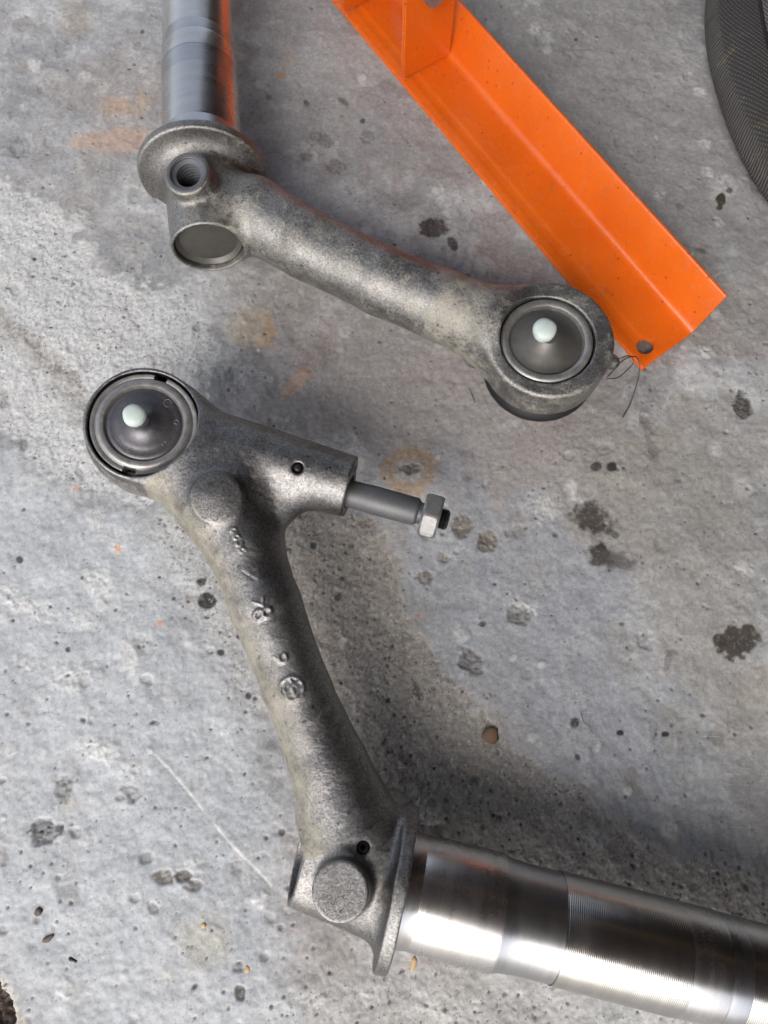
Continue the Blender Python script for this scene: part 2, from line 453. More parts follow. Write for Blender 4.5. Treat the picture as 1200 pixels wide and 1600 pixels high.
blend(poly_mask([(820, 660), (1200, 640), (1200, 1200), (1100, 1200), (980, 900)], 60, 90), (0.255, 0.242, 0.215), 0.65)
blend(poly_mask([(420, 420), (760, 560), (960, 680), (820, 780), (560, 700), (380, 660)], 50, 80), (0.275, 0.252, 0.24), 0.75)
gr = fbm(X, Y, 900, 2, 71)
hz += rough * ((f4 - 0.5) * 0.0005 + (gr - 0.5) * 0.00035 - 0.00035)
col *= (1 + (rough * 0.5 * (gr - 0.5) * 0.8 + (f4 - 0.5) * 0.28))[:, None]
hz += (1 - sstep(0.0, 1.0, np.abs(RB - 0.5) * 2)) * 0.00035
# trowel scabs, lumps, craters scattered
dark = np.zeros_like(X); wet = np.zeros_like(X)
NC = 330
for k in range(NC):
    cu, cv = rng.uniform(-20, 1220), rng.uniform(-20, 1620)
    r = float(rng.gamma(2.0, 3.0)) + 3.5; r = min(r, 26)
    b = blob(cu, cv, r, r * rng.uniform(0.6, 1.1), rng.uniform(0, 180), 0.9, 0.35)
    kind = rng.random()
    if kind < 0.45:
        hz -= b * rng.uniform(0.0003, 0.0010) * (1 + (f4 - 0.5) * 1.5); blend(b, (0.20, 0.19, 0.175), rng.uniform(0.15, 0.5))
    elif kind < 0.75:
        hz += b * rng.uniform(0.0001, 0.0006) * (0.4 + f4 * 1.6); blend(b, (0.52, 0.51, 0.49), rng.uniform(0.25, 0.6))
    else:
        hz += b * rng.uniform(-0.0004, 0.0004); blend(b, (0.30, 0.29, 0.275), 0.4)
# pale crumbly scabs seen one by one
for (cu, cv, rx, ry, a) in [(155, 915, 26, 17, 0.9), (128, 970, 17, 15, .8), (185, 848, 13, 24, .8), (160, 838, 14, 9, .6), (20, 925, 26, 22, .7), (58, 955, 32, 16, .7), (100, 1050, 50, 26, .55), (40, 1035, 22, 9, .6),
                            (150, 1170, 20, 18, .7), (215, 1200, 22, 14, .6), (250, 972, 9, 16, .7), (300, 1350, 16, 14, .5), (260, 1525, 10, 10, .8), (820, 955, 22, 18, .6), (905, 785, 18, 10, .7), (850, 790, 26, 24, .5),
                            (1000, 345, 16, 9, .5), (1095, 143, 14, 9, .8), (1100, 222, 12, 8, .7), (1105, 268, 10, 7, .7), (1030, 300, 8, 10, .6), (836, 45, 8, 8, .7), (855, 58, 8, 8, .7), (480, 990, 6, 6, .6), (535, 990, 8, 6, .6),
                            (930, 1310, 20, 12, .5), (900, 1080, 14, 10, .5), (1120, 700, 10, 14, .5), (1165, 890, 14, 9, .6), (545, 690, 26, 12, .4), (690, 535, 8, 9, .7), (780, 620, 14, 10, .5), (495, 1560, 26, 14, .55), (570, 1560, 24, 14, .55), (690, 1570, 34, 18, .5)]:
    b = blob(cu, cv, rx, ry, 20, 1.1, 0.5); blend(b * (0.55 + 0.45 * sstep(0.35, 0.6, f4)), (0.54, 0.54, 0.525), a * 0.8)
    hz += b * ((f4 - 0.5) * 0.0006 + (gr - 0.5) * 0.0006 + 0.0002)
# pits with rough bottoms
for (cu, cv, rx, ry, dp, c, a) in [(735, 1030, 21, 28, .0012, (.15, .14, .135), .75), (812, 962, 20, 16, .0011, (.15, .145, .14), .75), (722, 823, 17, 16, .0009, (.17, .145, .12), .85), (762, 847, 15, 15, .0009, (.17, .145, .12), .85), (666, 902, 17, 14, .0009, (.20, .18, .15), .8),
                                (693, 873, 12, 10, .0006, (.22, .2, .17), .8), (572, 818, 15, 12, .0007, (.27, .24, .2), .8), (642, 732, 16, 11, .0009, (.10, .09, .08), .85), (1160, 632, 15, 17, .0011, (.055, .05, .045), .9), (820, 510, 1, 1, 0, (.1, .1, .1), 0),
                                (560, 815, 12, 8, .0005, (.3, .27, .22), .6), (575, 213, 10, 10, .0006, (.22, .2, .18), .6), (525, 260, 16, 13, .0008, (.21, .185, .17), .7), (510, 218, 13, 11, .0006, (.2, .17, .165), .6), (500, 210, 14, 8, .0004, (.22, .2, .18), .5),
                                (478, 245, 9, 7, .0006, (.2, .15, .13), .7), (100, 1232, 16, 22, .0006, (.17, .17, .165), .7), (72, 1296, 22, 20, .0013, (.11, .115, .12), .8), (205, 1240, 16, 14, .0004, (.22, .225, .24), .5), (258, 1372, 18, 14, .0009, (.14, .12, .095), .8),
                                (285, 1368, 14, 10, .0011, (.08, .07, .055), .85), (302, 1384, 12, 9, .0010, (.13, .12, .10), .7), (376, 1550, 8, 11, .0012, (.06, .055, .045), .9), (372, 1510, 7, 8, .0006, (.17, .16, .14), .6), (690, 795, 9, 6, .0004, (.25, .2, .17), .6), (108, 165, 6, 6, .0006, (.2, .17, .16), .6)]:
    b = blob(cu, cv, rx, ry, 0, 0.9, 0.22); blend(b, tuple(q * 0.8 for q in c), a); hz -= b * dp; hz += b * (f4 - 0.5) * 0.0011 + b * (gr - 0.5) * 0.0010; blend(b * sstep(0.54, 0.66, f4), (0.30, 0.28, 0.25), 0.25)
# oil drips and small dark holes
for (cu, cv, rx, ry, rot, c, a, s) in [(678, 358, 24, 15, 8, (.05, .042, .04), .92, .14), (707, 383, 8, 12, -30, (.05, .042, .04), .9, .2), (1018, 695, 10, 34, -15, (.13, .12, .115), .55, .4), (925, 812, 36, 21, 25, (.055, .048, .043), .92, .25), (958, 832, 14, 7, 30, (.08, .07, .065), .8, .25),
                                     (940, 864, 20, 18, 60, (.035, .032, .028), .94, .25), (955, 872, 38, 13, 10, (.08, .072, .068), .75, .4), (1158, 1002, 30, 26, -20, (.055, .045, .038), .92, .12), (1124, 1000, 10, 10, 0, (.055, .045, .038), .9, .2), (1045, 1030, 8, 17, 15, (.18, .17, .16), .7, .2), (1050, 1018, 12, 5, 0, (.18, .17, .16), .6, .2),
                                     (932, 729, 9, 8, 0, (.045, .042, .04), .9, .2), (955, 730, 9, 9, 0, (.035, .032, .03), .95, .2), (1127, 311, 8, 10, -20, (.035, .03, .02), .95, .1), (1126, 322, 6, 4, 0, (.035, .03, .02), .9, .2), (1140, 297, 4, 4, 0, (.06, .06, .06), .8, .3), (1063, 321, 7, 4, 20, (.15, .135, .115), .7, .2),
                                     (1095, 390, 8, 5, 20, (.13, .12, .09), .7, .2), (653, 1082, 7, 15, -40, (.09, .078, .07), .8, .2), (322, 939, 14, 13, 0, (.022, .02, .018), .97, .12), (315, 909, 7, 6, 0, (.05, .045, .04), .95, .15), (300, 935, 12, 6, 0, (.25, .22, .18), .6, .4), (30, 874, 6, 6, 0, (.04, .04, .04), .9, .2),
                                     (440, 1301, 5, 6, 0, (.06, .06, .05), .9, .2), (107, 1015, 4, 4, 0, (.04, .04, .04), .9, .2), (345, 1019, 6, 5, 0, (.04, .04, .04), .9, .2), (388, 1087, 5, 6, 0, (.04, .04, .04), .9, .2), (490, 852, 5, 6, 0, (.05, .05, .05), .9, .2), (528, 932, 5, 6, 0, (.06, .055, .05), .9, .2),
                                     (898, 1129, 7, 8, 0, (.04, .04, .04), .9, .2), (970, 1145, 6, 5, 0, (.03, .03, .03), .95, .2), (1040, 1147, 7, 5, 0, (.03, .03, .03), .95, .2), (1050, 1133, 5, 5, 0, (.05, .05, .05), .8, .3), (754, 975, 6, 5, 0, (.05, .05, .05), .9, .2), (972, 975, 5, 4, 0, (.06, .06, .06), .8, .3), (970, 990, 14, 12, 0, (.2, .2, .19), .4, .4),
                                     (1120, 1155, 12, 9, 40, (.16, .15, .13), .7, .3), (76, 1293, 4, 3, 0, (.01, .01, .01), 1, .2), (66, 1300, 3, 3, 0, (.01, .01, .01), 1, .2), (744, 1220, 9, 7, 0, (.06, .055, .05), .7, .4), (1060, 750, 8, 4, 0, (.1, .1, .1), .6, .3), (420, 152, 5, 3, 0, (.1, .1, .1), .7, .3),
                                     (1190, 45, 10, 6, 0, (.1, .1, .1), .5, .3), (655, 960, 5, 3, 20, (.35, .1, .06), .6, .3), (245, 1130, 5, 4, 0, (.05, .05, .05), .5, .3), (478, 160, 6, 4, 30, (.06, .06, .06), .8, .2), (535, 158, 9, 4, 30, (.06, .06, .06), .7, .3), (567, 190, 4, 4, 0, (.04, .04, .04), .9, .2), (222, 48, 3, 3, 0, (.05, .05, .05), .9, .2), (217, 218, 3, 7, 10, (.06, .05, .05), .8, .2)]:
    b = blob(cu, cv, rx, ry, rot, 0.35 if max(rx, ry) < 16 and a > .85 else 0.75, s, 0.7); blend(b, c, a); wet = np.maximum(wet, b * a); hz -= b * 0.00025
blend(blob(1008, 543, 22, 18, 0, 0.4, 0.4), (0.10, 0.09, 0.08), 0.85)  # shade inside the bracket hole, painted dark on the floor
# rust and clay stains
ringm = blob(640, 735, 42, 36, 0, 0.5, 0.25) * (1 - blob(640, 735, 22, 18, 0, 0.4, 0.5))
blend(ringm, (0.30, 0.185, 0.085), 0.62)
blend(blob(390, 515, 36, 32, 0, 0.7, 0.35), (0.42, 0.34, 0.22), 0.5)
blend(blob(412, 520, 20, 30, 0, 0.8, 0.3) * (1 - blob(398, 512, 18, 26, 0, 0.6, 0.3)), (0.42, 0.25, 0.13), 0.6)
blend(blob(190, 165, 26, 18, 0, 0.9, 0.35), (0.40, 0.27, 0.17), 0.6); blend(blob(222, 155, 12, 16, 0, 0.9, 0.35), (0.40, 0.27, 0.17), 0.45)
blend(blob(188, 218, 76, 15, -3, 0.7, 0.25), (0.42, 0.29, 0.22), 0.65); blend(blob(120, 30, 28, 22, 0, 0.9, 0.5), (0.24, 0.20, 0.15), 0.6)
blend(blob(440, 118, 8, 7, 0, 0.7, 0.3), (0.42, 0.22, 0.08), 0.8); blend(blob(450, 98, 8, 14, 20, 0.7, 0.4), (0.38, 0.30, 0.2), 0.5)
blend(blob(455, 605, 34, 9, -50, 1.1, 0.3), (0.48, 0.30, 0.2), 0.6); blend(blob(500, 540, 40, 11, -50, 1.1, 0.5), (0.22, 0.18, 0.16), 0.5)
blend(blob(185, 858, 5, 7, 0, 0.7, 0.3), (0.62, 0.33, 0.22), 0.8); blend(blob(250, 974, 6, 5, 0, .7, .3), (0.62, 0.30, 0.2), 0.8); blend(blob(118, 764, 5, 4, 0, .7, .3), (0.6, 0.32, 0.22), 0.8)
blend(blob(320, 1470, 40, 36, 0, 0.9, 0.6), (0.36, 0.34, 0.28), 0.6); blend(blob(110, 1258, 18, 8, 0, 0.9, 0.4), (0.45, 0.42, 0.34), 0.6)
blend(blob(1185, 1080, 26, 60, 0, 0.9, 0.6), (0.25, 0.22, 0.17), 0.5)
# dark grit band running to the eye of the lower arm, the scratches, the broken hole at the corner
def line_mask(pts, wpx, soft=0.5, jit=3):
    out = np.zeros_like(X)
    for (a, b) in zip(pts[:-1], pts[1:]):
        a = np.array(a, float); b = np.array(b, float); ab = b - a
        u = U + jit * wn1 * 2; v = Vv + jit * wn2 * 2
        t = np.clip(((u - a[0]) * ab[0] + (v - a[1]) * ab[1]) / (ab @ ab), 0, 1)
        d = np.hypot(u - a[0] - t * ab[0], v - a[1] - t * ab[1]); out = np.maximum(out, sstep(wpx * (1 + soft), wpx * (1 - soft), d))
    return out
bandm = line_mask([(-10, 485), (40, 535), (90, 590), (140, 650)], 11, 0.9, 26) * sstep(0.42, 0.62, f4)
blend(bandm, (0.13, 0.125, 0.115), 0.8); blend(line_mask([(-10, 485), (140, 650)], 18, 0.9, 20), (0.33, 0.31, 0.28), 0.55)
sc_ = line_mask([(243, 1180), (290, 1232), (316, 1266)], 1.9, 0.5, 1.5) + line_mask([(335, 1290), (380, 1340), (424, 1384)], 2.0, 0.5, 1.5) + 0.5 * line_mask([(360, 1348), (412, 1330), (430, 1345)], 1.3, 0.5, 2)
blend(np.clip(sc_, 0, 1), (0.66, 0.66, 0.63), 0.75); hz -= np.clip(sc_, 0, 1) * 0.0002
hole = blob(-4, 1582, 24, 46, -14, 0.5, 0.12); blend(hole, (0.055, 0.03, 0.02), 0.97); hz -= hole * 0.006 * (0.6 + f4)
blend(np.clip(blob(-2, 1578, 34, 58, -14, 0.6, 0.2) - hole, 0, 1), (0.5, 0.47, 0.40), 0.7)
# pores: many, small, dark
NP_ = 5200
pu = rng.uniform(-10, 1210, NP_); pv = rng.uniform(-10, 1610, NP_)
xi = xs; yi = ys
gsh = (len(xs), len(ys))
hz = hz.reshape(gsh); colg = col.reshape(gsh + (3,)); darkg = np.zeros(gsh)
Rg = rough.reshape(gsh)
for k in range(NP_):
    p = Q(pu[k], pv[k], 0)
    i0 = np.searchsorted(xs, p[0]); j0 = np.searchsorted(ys, p[1])
    if not (4 < i0 < len(xs) - 5 and 4 < j0 < len(ys) - 5): continue
    rg = Rg[i0, j0]
    if rng.random() > 0.32 + 0.65 * rg: continue
    r = min(0.0004 + rng.exponential(0.00026), 0.0019)
    sl = (slice(i0 - 4, i0 + 5), slice(j0 - 4, j0 + 5))
    ang = rng.uniform(0, 3.14); el = rng.uniform(0.6, 1.0)
    dx = xs[sl[0]][:, None] - p[0]; dy = ys[sl[1]][None] - p[1]
    ax = dx * math.cos(ang) + dy * math.sin(ang); ay = (-dx * math.sin(ang) + dy * math.cos(ang)) / el
    g = sstep(r * 1.35, r * 0.55, np.hypot(ax, ay))
    a = rng.uniform(0.45, 0.95)
    colg[sl] = colg[sl] * (1 - g[..., None] * a) + np.array([0.04, 0.038, 0.035]) * g[..., None] * a
    hz[sl] -= g * min(r, 0.0008)
nx, ny = gsh
vertsF = np.stack([X, Y, hz.ravel()], 1)
ii, jj = np.meshgrid(np.arange(nx - 1), np.arange(ny - 1), indexing='ij')
v00 = (ii * ny + jj).ravel()
facesF = np.stack([v00, v00 + ny, v00 + ny + 1, v00 + 1], 1)
def mat_floor():
    m, n, l, p = new_mat('concrete')
    at = n.new('ShaderNodeAttribute'); at.attribute_name = 'tint'
    aw = n.new('ShaderNodeAttribute'); aw.attribute_name = 'surface'
    sp = n.new('ShaderNodeSeparateColor'); l.new(aw.outputs['Color'], sp.inputs[0])
    tc = n.new('ShaderNodeTexCoord').outputs['Object']
    a = noise(n, l, tc, 800, 6, 0.9); b = noise(n, l, tc, 2600, 2, 0.6); c_ = noise(n, l, tc, 190, 6, 0.7)
    amp = math_(n, l, 'ADD', math_(n, l, 'MULTIPLY', ramp(n, l, noise(n, l, tc, 26, 4, 0.6), 0.42, 0.62), 0.30), math_(n, l, 'ADD', 0.14, math_(n, l, 'MULTIPLY', sp.outputs[0], 0.25)))
    k = math_(n, l, 'ADD', 1.0, math_(n, l, 'MULTIPLY', math_(n, l, 'SUBTRACT', ramp(n, l, a, 0.28, 0.72), 0.5), amp))
    c = mix(n, l, 1.0, at.outputs['Color'], k, 'MULTIPLY')
    k2 = math_(n, l, 'ADD', 0.80, math_(n, l, 'MULTIPLY', c_, 0.40))
    c = mix(n, l, 1.0, c, k2, 'MULTIPLY')
    e_ = noise(n, l, tc, 330, 9, 0.82)
    c = mix(n, l, 1.0, c, math_(n, l, 'ADD', 0.84, math_(n, l, 'MULTIPLY', ramp(n, l, e_, 0.40, 0.58), 0.24)), 'MULTIPLY')
    mp = n.new('ShaderNodeMapping'); mp.inputs['Rotation'].default_value = (0, 0, 0.75); mp.inputs['Scale'].default_value = (55, 1500, 1)
    l.new(tc, mp.inputs['Vector']); scr = noise(n, l, mp.outputs[0], 1.0, 2, 0.5)
    sm = math_(n, l, 'MULTIPLY', ramp(n, l, scr, 0.66, 0.71), ramp(n, l, noise(n, l, tc, 30, 3, 0.6), 0.48, 0.6))
    c = mix(n, l, math_(n, l, 'MULTIPLY', sm, 0.45), c, (0.58, 0.58, 0.56, 1))
    # sand grains, pale and dark, stronger where the skin is gone
    vo = n.new('ShaderNodeTexVoronoi'); vo.inputs['Scale'].default_value = 800; l.new(tc, vo.inputs['Vector'])
    sg = n.new('ShaderNodeSeparateColor'); l.new(vo.outputs['Color'], sg.inputs[0])
    dk = math_(n, l, 'MULTIPLY', ramp(n, l, sg.outputs[0], 0.93, 0.96), math_(n, l, 'MULTIPLY', ramp(n, l, vo.outputs['Distance'], 0.30, 0.45, (1, 1, 1, 1), (0, 0, 0, 1)), math_(n, l, 'ADD', 0.35, math_(n, l, 'MULTIPLY', sp.outputs[0], 0.55))))
    c = mix(n, l, dk, c, (0.05, 0.045, 0.042, 1))
    lt = math_(n, l, 'MULTIPLY', ramp(n, l, sg.outputs[1], 0.86, 0.92), math_(n, l, 'ADD', 0.10, math_(n, l, 'MULTIPLY', sp.outputs[0], 0.16)))
    c = mix(n, l, lt, c, (0.62, 0.60, 0.57, 1))
    l.new(c, p.inputs['Base Color'])
    r = math_(n, l, 'ADD', 0.40, math_(n, l, 'MULTIPLY', a, 0.2))
    r = math_(n, l, 'ADD', r, math_(n, l, 'MULTIPLY', sp.outputs[0], 0.12))
    r = math_(n, l, 'SUBTRACT', r, math_(n, l, 'MULTIPLY', sp.outputs[1], 0.22))
    l.new(r, p.inputs['Roughness']); p.inputs['Specular IOR Level'].default_value = 0.4
    h = math_(n, l, 'ADD', math_(n, l, 'MULTIPLY', a, math_(n, l, 'ADD', 0.35, sp.outputs[0])), math_(n, l, 'MULTIPLY', c_, 1.2))
    l.new(bump(n, l, h, 0.00030, 1.0), p.inputs['Normal'])
    return m
M_floor = mat_floor()
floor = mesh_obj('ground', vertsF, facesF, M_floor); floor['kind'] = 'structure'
def set_attr(o, name, arr):
    a = o.data.attributes.new(name, 'FLOAT_COLOR', 'POINT')
    a.data.foreach_set('color', np.concatenate([arr, np.ones((len(arr), 1))], 1).astype(np.float32).ravel())
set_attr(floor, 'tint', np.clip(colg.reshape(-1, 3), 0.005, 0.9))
set_attr(floor, 'surface', np.stack([rough, wet, wet * 0], 1))

# ------------------------------------------------------------------ unseen shelter, added and shaped to shade the upper right (mirrored in the steel)
def box_obj(name, lo, hi, mat, parent=None, rotz=0.0, pivot=(0, 0)):
    V = []
    for x in (lo[0], hi[0]):
        for y in (lo[1], hi[1]):
            for z in (lo[2], hi[2]):
                X_, Y_ = x - 0, y - 0
                V.append((X_ * math.cos(rotz) - Y_ * math.sin(rotz), X_ * math.sin(rotz) + Y_ * math.cos(rotz), z))
    Fc = [(0, 1, 3, 2), (4, 6, 7, 5), (0, 4, 5, 1), (2, 3, 7, 6), (0, 2, 6, 4), (1, 5, 7, 3)]
    return mesh_obj(name, V, Fc, mat, parent, smooth=False)
M_brown = mat_simple('shade_brown', (0.060, 0.036, 0.030, 1), 0.75, 0.0, 0.4, 6, 0.002)
M_reflect = mat_simple('reflect_tan', (0.45, 0.30, 0.13, 1), 0.6, 0.0, 0.3, 8, 0.001)  # two unseen strips added to mirror a gold line in the shafts
ROT = R(-22)                                # local -y axis points to the opening, lower left
shade_roof = box_obj('shade_roof', (-0.62, -0.85, 1.60), (3.2, 3.2, 1.70), M_brown, None, ROT); shade_roof['kind'] = 'structure'
fas = box_obj('reflect_fascia', (-0.62, -0.89, 1.52), (3.2, -0.853, 1.72), M_reflect, shade_roof, ROT)
bat = box_obj('reflect_batten', (-0.6, 1.15, 1.54), (3.1, 1.27, 1.598), M_reflect, shade_roof, ROT)
shade_wall = box_obj('shade_wall', (-0.62, 3.2, 0.0), (3.2, 3.3, 1.70), M_brown, None, ROT); shade_wall['kind'] = 'structure'
shade_wall2 = box_obj('shade_wall', (3.2, -0.7, 0.0), (3.3, 3.3, 1.70), M_brown, None, ROT); shade_wall2['kind'] = 'structure'

# ------------------------------------------------------------------ lower arm
def to_cam(p): return unit(np.array([0, 0, H]) - p)
lg = Q(560, 1400, 0)
LA = thing('suspension_arm', 'bare cast steel suspension arm with side pin and nut, polished shaft leaving bottom right', 'car part', (lg[0], lg[1], 0))
eyeT = Q(225, 662, 0.076)
lean = unit(np.array([0.13, -0.13, 0.985]))      # the eye leans a little towards the lower right
RIN = rw(eyeT, 85.5)
eyeC = eyeT - lean * 0.016
st = [Q(285, 735, .060), Q(345, 790, .059), Q(385, 860, .057), Q(415, 945, .056), Q(466, 1080, .053), Q(515, 1200, .049), Q(548, 1290, .046)]
sr = [58, 66, 58, 55, 52, 61, 78]
fk = [Q(290, 690, .060), Q(400, 722, .058), Q(548, 760, .056)]
fkd = unit(fk[2] - fk[1])
ax0, ax1 = Q(612, 1382, .0382), Q(1190, 1530, .0382)
axd = unit(ax1 - ax0)
hubL = ax0 - axd * rw(ax0, 152)
hubn = unit(-axd + np.array([0.02, 0.0, 0.17]))
grub = Q(566, 1330, .078)
web = [Q(385, 790, .055), Q(432, 792, .054)]
def base_lower(P):
    d = sd_cone(P, st[0], st[1], rw(st[0], sr[0]), rw(st[1], sr[1]))
    for k in range(1, len(st) - 1):
        d = smin(d, sd_cone(P, st[k], st[k+1], rw(st[k], sr[k]), rw(st[k+1], sr[k+1])), 0.003)
    # eye
    e = sd_cyl(P, eyeC - lean * 0.019, eyeT + lean * 0.0005, RIN + 0.0025, 0.0014, RIN + 0.0022)
    low = sd_cyl(P, eyeC - lean * 0.019 , eyeT - lean * 0.010, RIN + 0.005, 0.004)
    e = smin(e, low, 0.003)
    d = smin(d, e, 0.013)
    # fork barrel
    f_ = sd_cyl(P, fk[0], fk[2], rw(fk[0], 62), 0.0012, rw(fk[2], 48.5))
    d = smin(d, f_, 0.014)
    d = smin(d, sd_cone(P, web[0], web[1], rw(web[0], 40), rw(web[1], 26)), 0.016)
    # hub round the shaft
    h = sd_cyl(P, hubL - axd * 0.004, ax0, rw(ax0, 62), 0.0005, rw(ax0, 84))
    d = smin(d, h, 0.012)
    fl = sd_cyl(P, ax0 - axd * 0.001, ax0 + axd * 0.0056, 0.0376, 0.0014)
    d = smin(d, fl, 0.009)
    d = smax(d, -np.maximum(-((P - hubL) @ hubn), sd_cyl(P, hubL - axd * 0.03, hubL + axd * 0.01, 0.0225, 0.001)), 0.0012)
    # bored eye, bored barrel, bored hub
    d = smax(d, -sd_cyl(P, eyeT - lean * 0.012, eyeT + lean * 0.02, RIN, 0.0001), 0.0006)
    d = smax(d, -sd_cyl(P, fk[2] - fkd * 0.012, fk[2] + fkd * 0.02, rw(fk[2], 36), 0.0001), 0.0008)
    d = smax(d, -sd_cyl(P, hubL - axd * 0.02, hubL + axd * 0.010, rw(ax0, 56), 0.0001), 0.0008)
    d = lumpy(P, d)
    return d
b1p, b1n = trace(base_lower, 338, 777)
b1n = unit(b1n + to_cam(b1p) * 0.6)
hb = Q(531, 1393, .079); hbn = unit(np.array([-0.10, 0.02, 1.0]))
strokes = []
def stroke_poly(f, pts, r, lift, sign=1):
    pp = []
    for (a, b) in pts:
        p, nn_ = trace(f, a, b); pp.append(p + nn_ * lift)
    for a, b in zip(pp[:-1], pp[1:]): strokes.append((a, b, r, sign))
def arc(cx, cy, rx, ry, a0, a1, n=10, rot=0):
    o = []
    for k in range(n + 1):
        t = R(a0 + (a1 - a0) * k / n); x, y = rx * math.cos(t), ry * math.sin(t); c, s = math.cos(R(rot)), math.sin(R(rot))
        o.append((cx + x * c - y * s, cy + x * s + y * c))
    return o
B = base_lower
# roundel with crossed strokes, worn figures
stroke_poly(B, arc(456, 1076, 18.5, 18.5, 0, 360, 22), 0.0008, -0.0001)
stroke_poly(B, [(447, 1062), (444, 1078), (449, 1090)], 0.0007, 0.0000); stroke_poly(B, [(449, 1090), (455, 1072), (463, 1090)], 0.0007, 0.0000)
stroke_poly(B, [(463, 1090), (470, 1074)], 0.0007, 0.0000); stroke_poly(B, [(453, 1060), (459, 1070), (466, 1063)], 0.0007, 0.0000)
stroke_poly(B, arc(404, 961, 6.5, 8, 0, 360, 12, 25), 0.0009, -0.0001); stroke_poly(B, arc(417, 957, 6.5, 7.5, 0, 360, 12, 25), 0.0009, -0.0001)
stroke_poly(B, [(394, 940), (402, 942), (411, 946), (411, 934)], 0.0006, 0.0); stroke_poly(B, arc(442, 1028, 6, 7, -60, 200, 8), 0.0007, 0.0); stroke_poly(B, [(428, 1026), (436, 1032)], 0.0004, 0.0001)
stroke_poly(B, [(378, 893), (390, 901), (400, 907)], 0.00055, 0.0002, -1); stroke_poly(B, [(398, 890), (390, 901), (384, 913)], 0.00055, 0.0002, -1)
for (cu, cv, a0, a1) in [(366, 829, 0, 300), (370, 839, 60, 360), (374, 849, -60, 200), (379, 860, 100, 330)]:
    stroke_poly(B, arc(cu, cv, 5, 3.6, a0, a1, 7, 20), 0.0006, -0.0002)
def strokes_apply(P, d):
    for a, b, r, sg in strokes:
        c = (a + b) / 2; R_ = np.linalg.norm(b - a) / 2 + 0.004
        q = P - c; m = np.nonzero((np.abs(q[:, 0]) < R_) & (np.abs(q[:, 1]) < R_) & (np.abs(q[:, 2]) < R_))[0]
        if not len(m): continue
        s = sd_cone(P[m], a, b, r, r)
        d[m] = smin(d[m], s, 0.0005) if sg > 0 else smax(d[m], -s, 0.0003)
    return d
def f_lower(P):
    d = base_lower(P)
    d = smin(d, sd_cyl(P, b1p - b1n * 0.008, b1p - b1n * 0.0010, rw(b1p, 40), 0.0012), 0.0040)
    d = smin(d, sd_cyl(P, hb - hbn * 0.03, hb, rw(hb, 45), 0.0010), 0.004)
    d = smax(d, -sd_cyl(P, grub - np.array([0, 0, .03]), grub + np.array([0, 0, .02]), rw(grub, 10), 0.0003), 0.0012)
    pg = greasep
    d = smax(d, -sd_cyl(P, pg - gn * 0.004, pg + gn * 0.004, rw(pg, 8.5), 0.0003), 0.0015)
    return strokes_apply(P, d.copy())
greasep, gn = trace(base_lower, 465, 731)
lo = np.minimum.reduce([eyeC, hubL, ax0, fk[2], Q(590, 1510, 0)]) - 0.055; hi = np.maximum.reduce([eyeC, eyeT, ax0, fk[2], hb]) + 0.05
lo[2] = -0.002; hi[2] = 0.092
Vl, Fl = surface_net(f_lower, lo, hi, 0.00066)
print('lower arm verts', len(Vl))
def dust_attr(o, V, fn):
    a = o.data.attributes.new('dust', 'FLOAT', 'POINT'); a.data.foreach_set('value', fn(V).astype(np.float32))
arm = mesh_obj('casting', Vl, Fl, M_cast, LA)
def proj(V):
    z = depth(V); q = V - np.array([0, 0, H]); return 600 + F * q[:, 0] / z, 800 - F * (q[:, 1] * cT + q[:, 2] * sT) / z
def dust_lower(V):       # tan dirt cakes on the outer (left) flank of the stem and round the foot of the eye
    out = np.zeros(len(V))
    A = np.stack(st)
    for k in range(len(st) - 1):
        ab = st[k+1] - st[k]; t = ((V - st[k]) @ ab) / (ab @ ab); ok = (t > -0.1) & (t < 1.1)
        sd = np.array([ab[1], -ab[0], 0]); sd /= -np.linalg.norm(sd)      # leftwards
        s = ((V - st[k]) @ -sd) / 0.019
        if (Q(0, 900, 0) - Q(1200, 900, 0)) @ -sd < 0: s = -s
        out = np.where(ok, np.maximum(out, sstep(-0.15, 1.0, s)), out)
    near = sstep(0.016, 0.004, np.abs(np.linalg.norm(np.cross(V - eyeT, lean), axis=1) - RIN - 0.006)) * sstep(-0.004, -0.016, (V - eyeT) @ lean)
    return np.maximum(out, near * 0.8)
dust_attr(arm, Vl, dust_lower)

# ball joint of the lower arm
def notch(n_ang, lo_r, depth__=0.0022, width=0.20):
    def rf(th, z, r):
        for a in n_ang:
            d = abs((th - a + math.pi) % (2 * math.pi) - math.pi)
            if d < width / 2 and r > lo_r: return (z - depth__, r)
        return (z, r)
    return rf
k_ = RIN / 0.0295
a_, b_, n_ = frame(lean)
def ang_of(center, px, py, h):
    v = Q(px, py, h) - center; return math.atan2(v @ b_, v @ a_)
na = [ang_of(eyeT, 201, 731, eyeT[2]), ang_of(eyeT, 253, 590, eyeT[2])]
prof = [(-.0115, .0), (-.0115, .0284), (-.002, .0284), (-.0005, .0282), (.0000, .0277), (.0000, .0262), (-.0003, .0257), (.0002, .0252), (.0009, .0246), (.0013, .0236), (.0014, .0222), (.0011, .0211), (.0003, .0205), (-.0008, .0203), (-.0010, .0196)]
ringo = lathe('retaining_ring', [(z * k_, r * k_) for z, r in prof], eyeT, lean, M_ring_w, LA, seg=144, rfun=notch(na, 0.0256 * k_, 0.0075, 0.24))
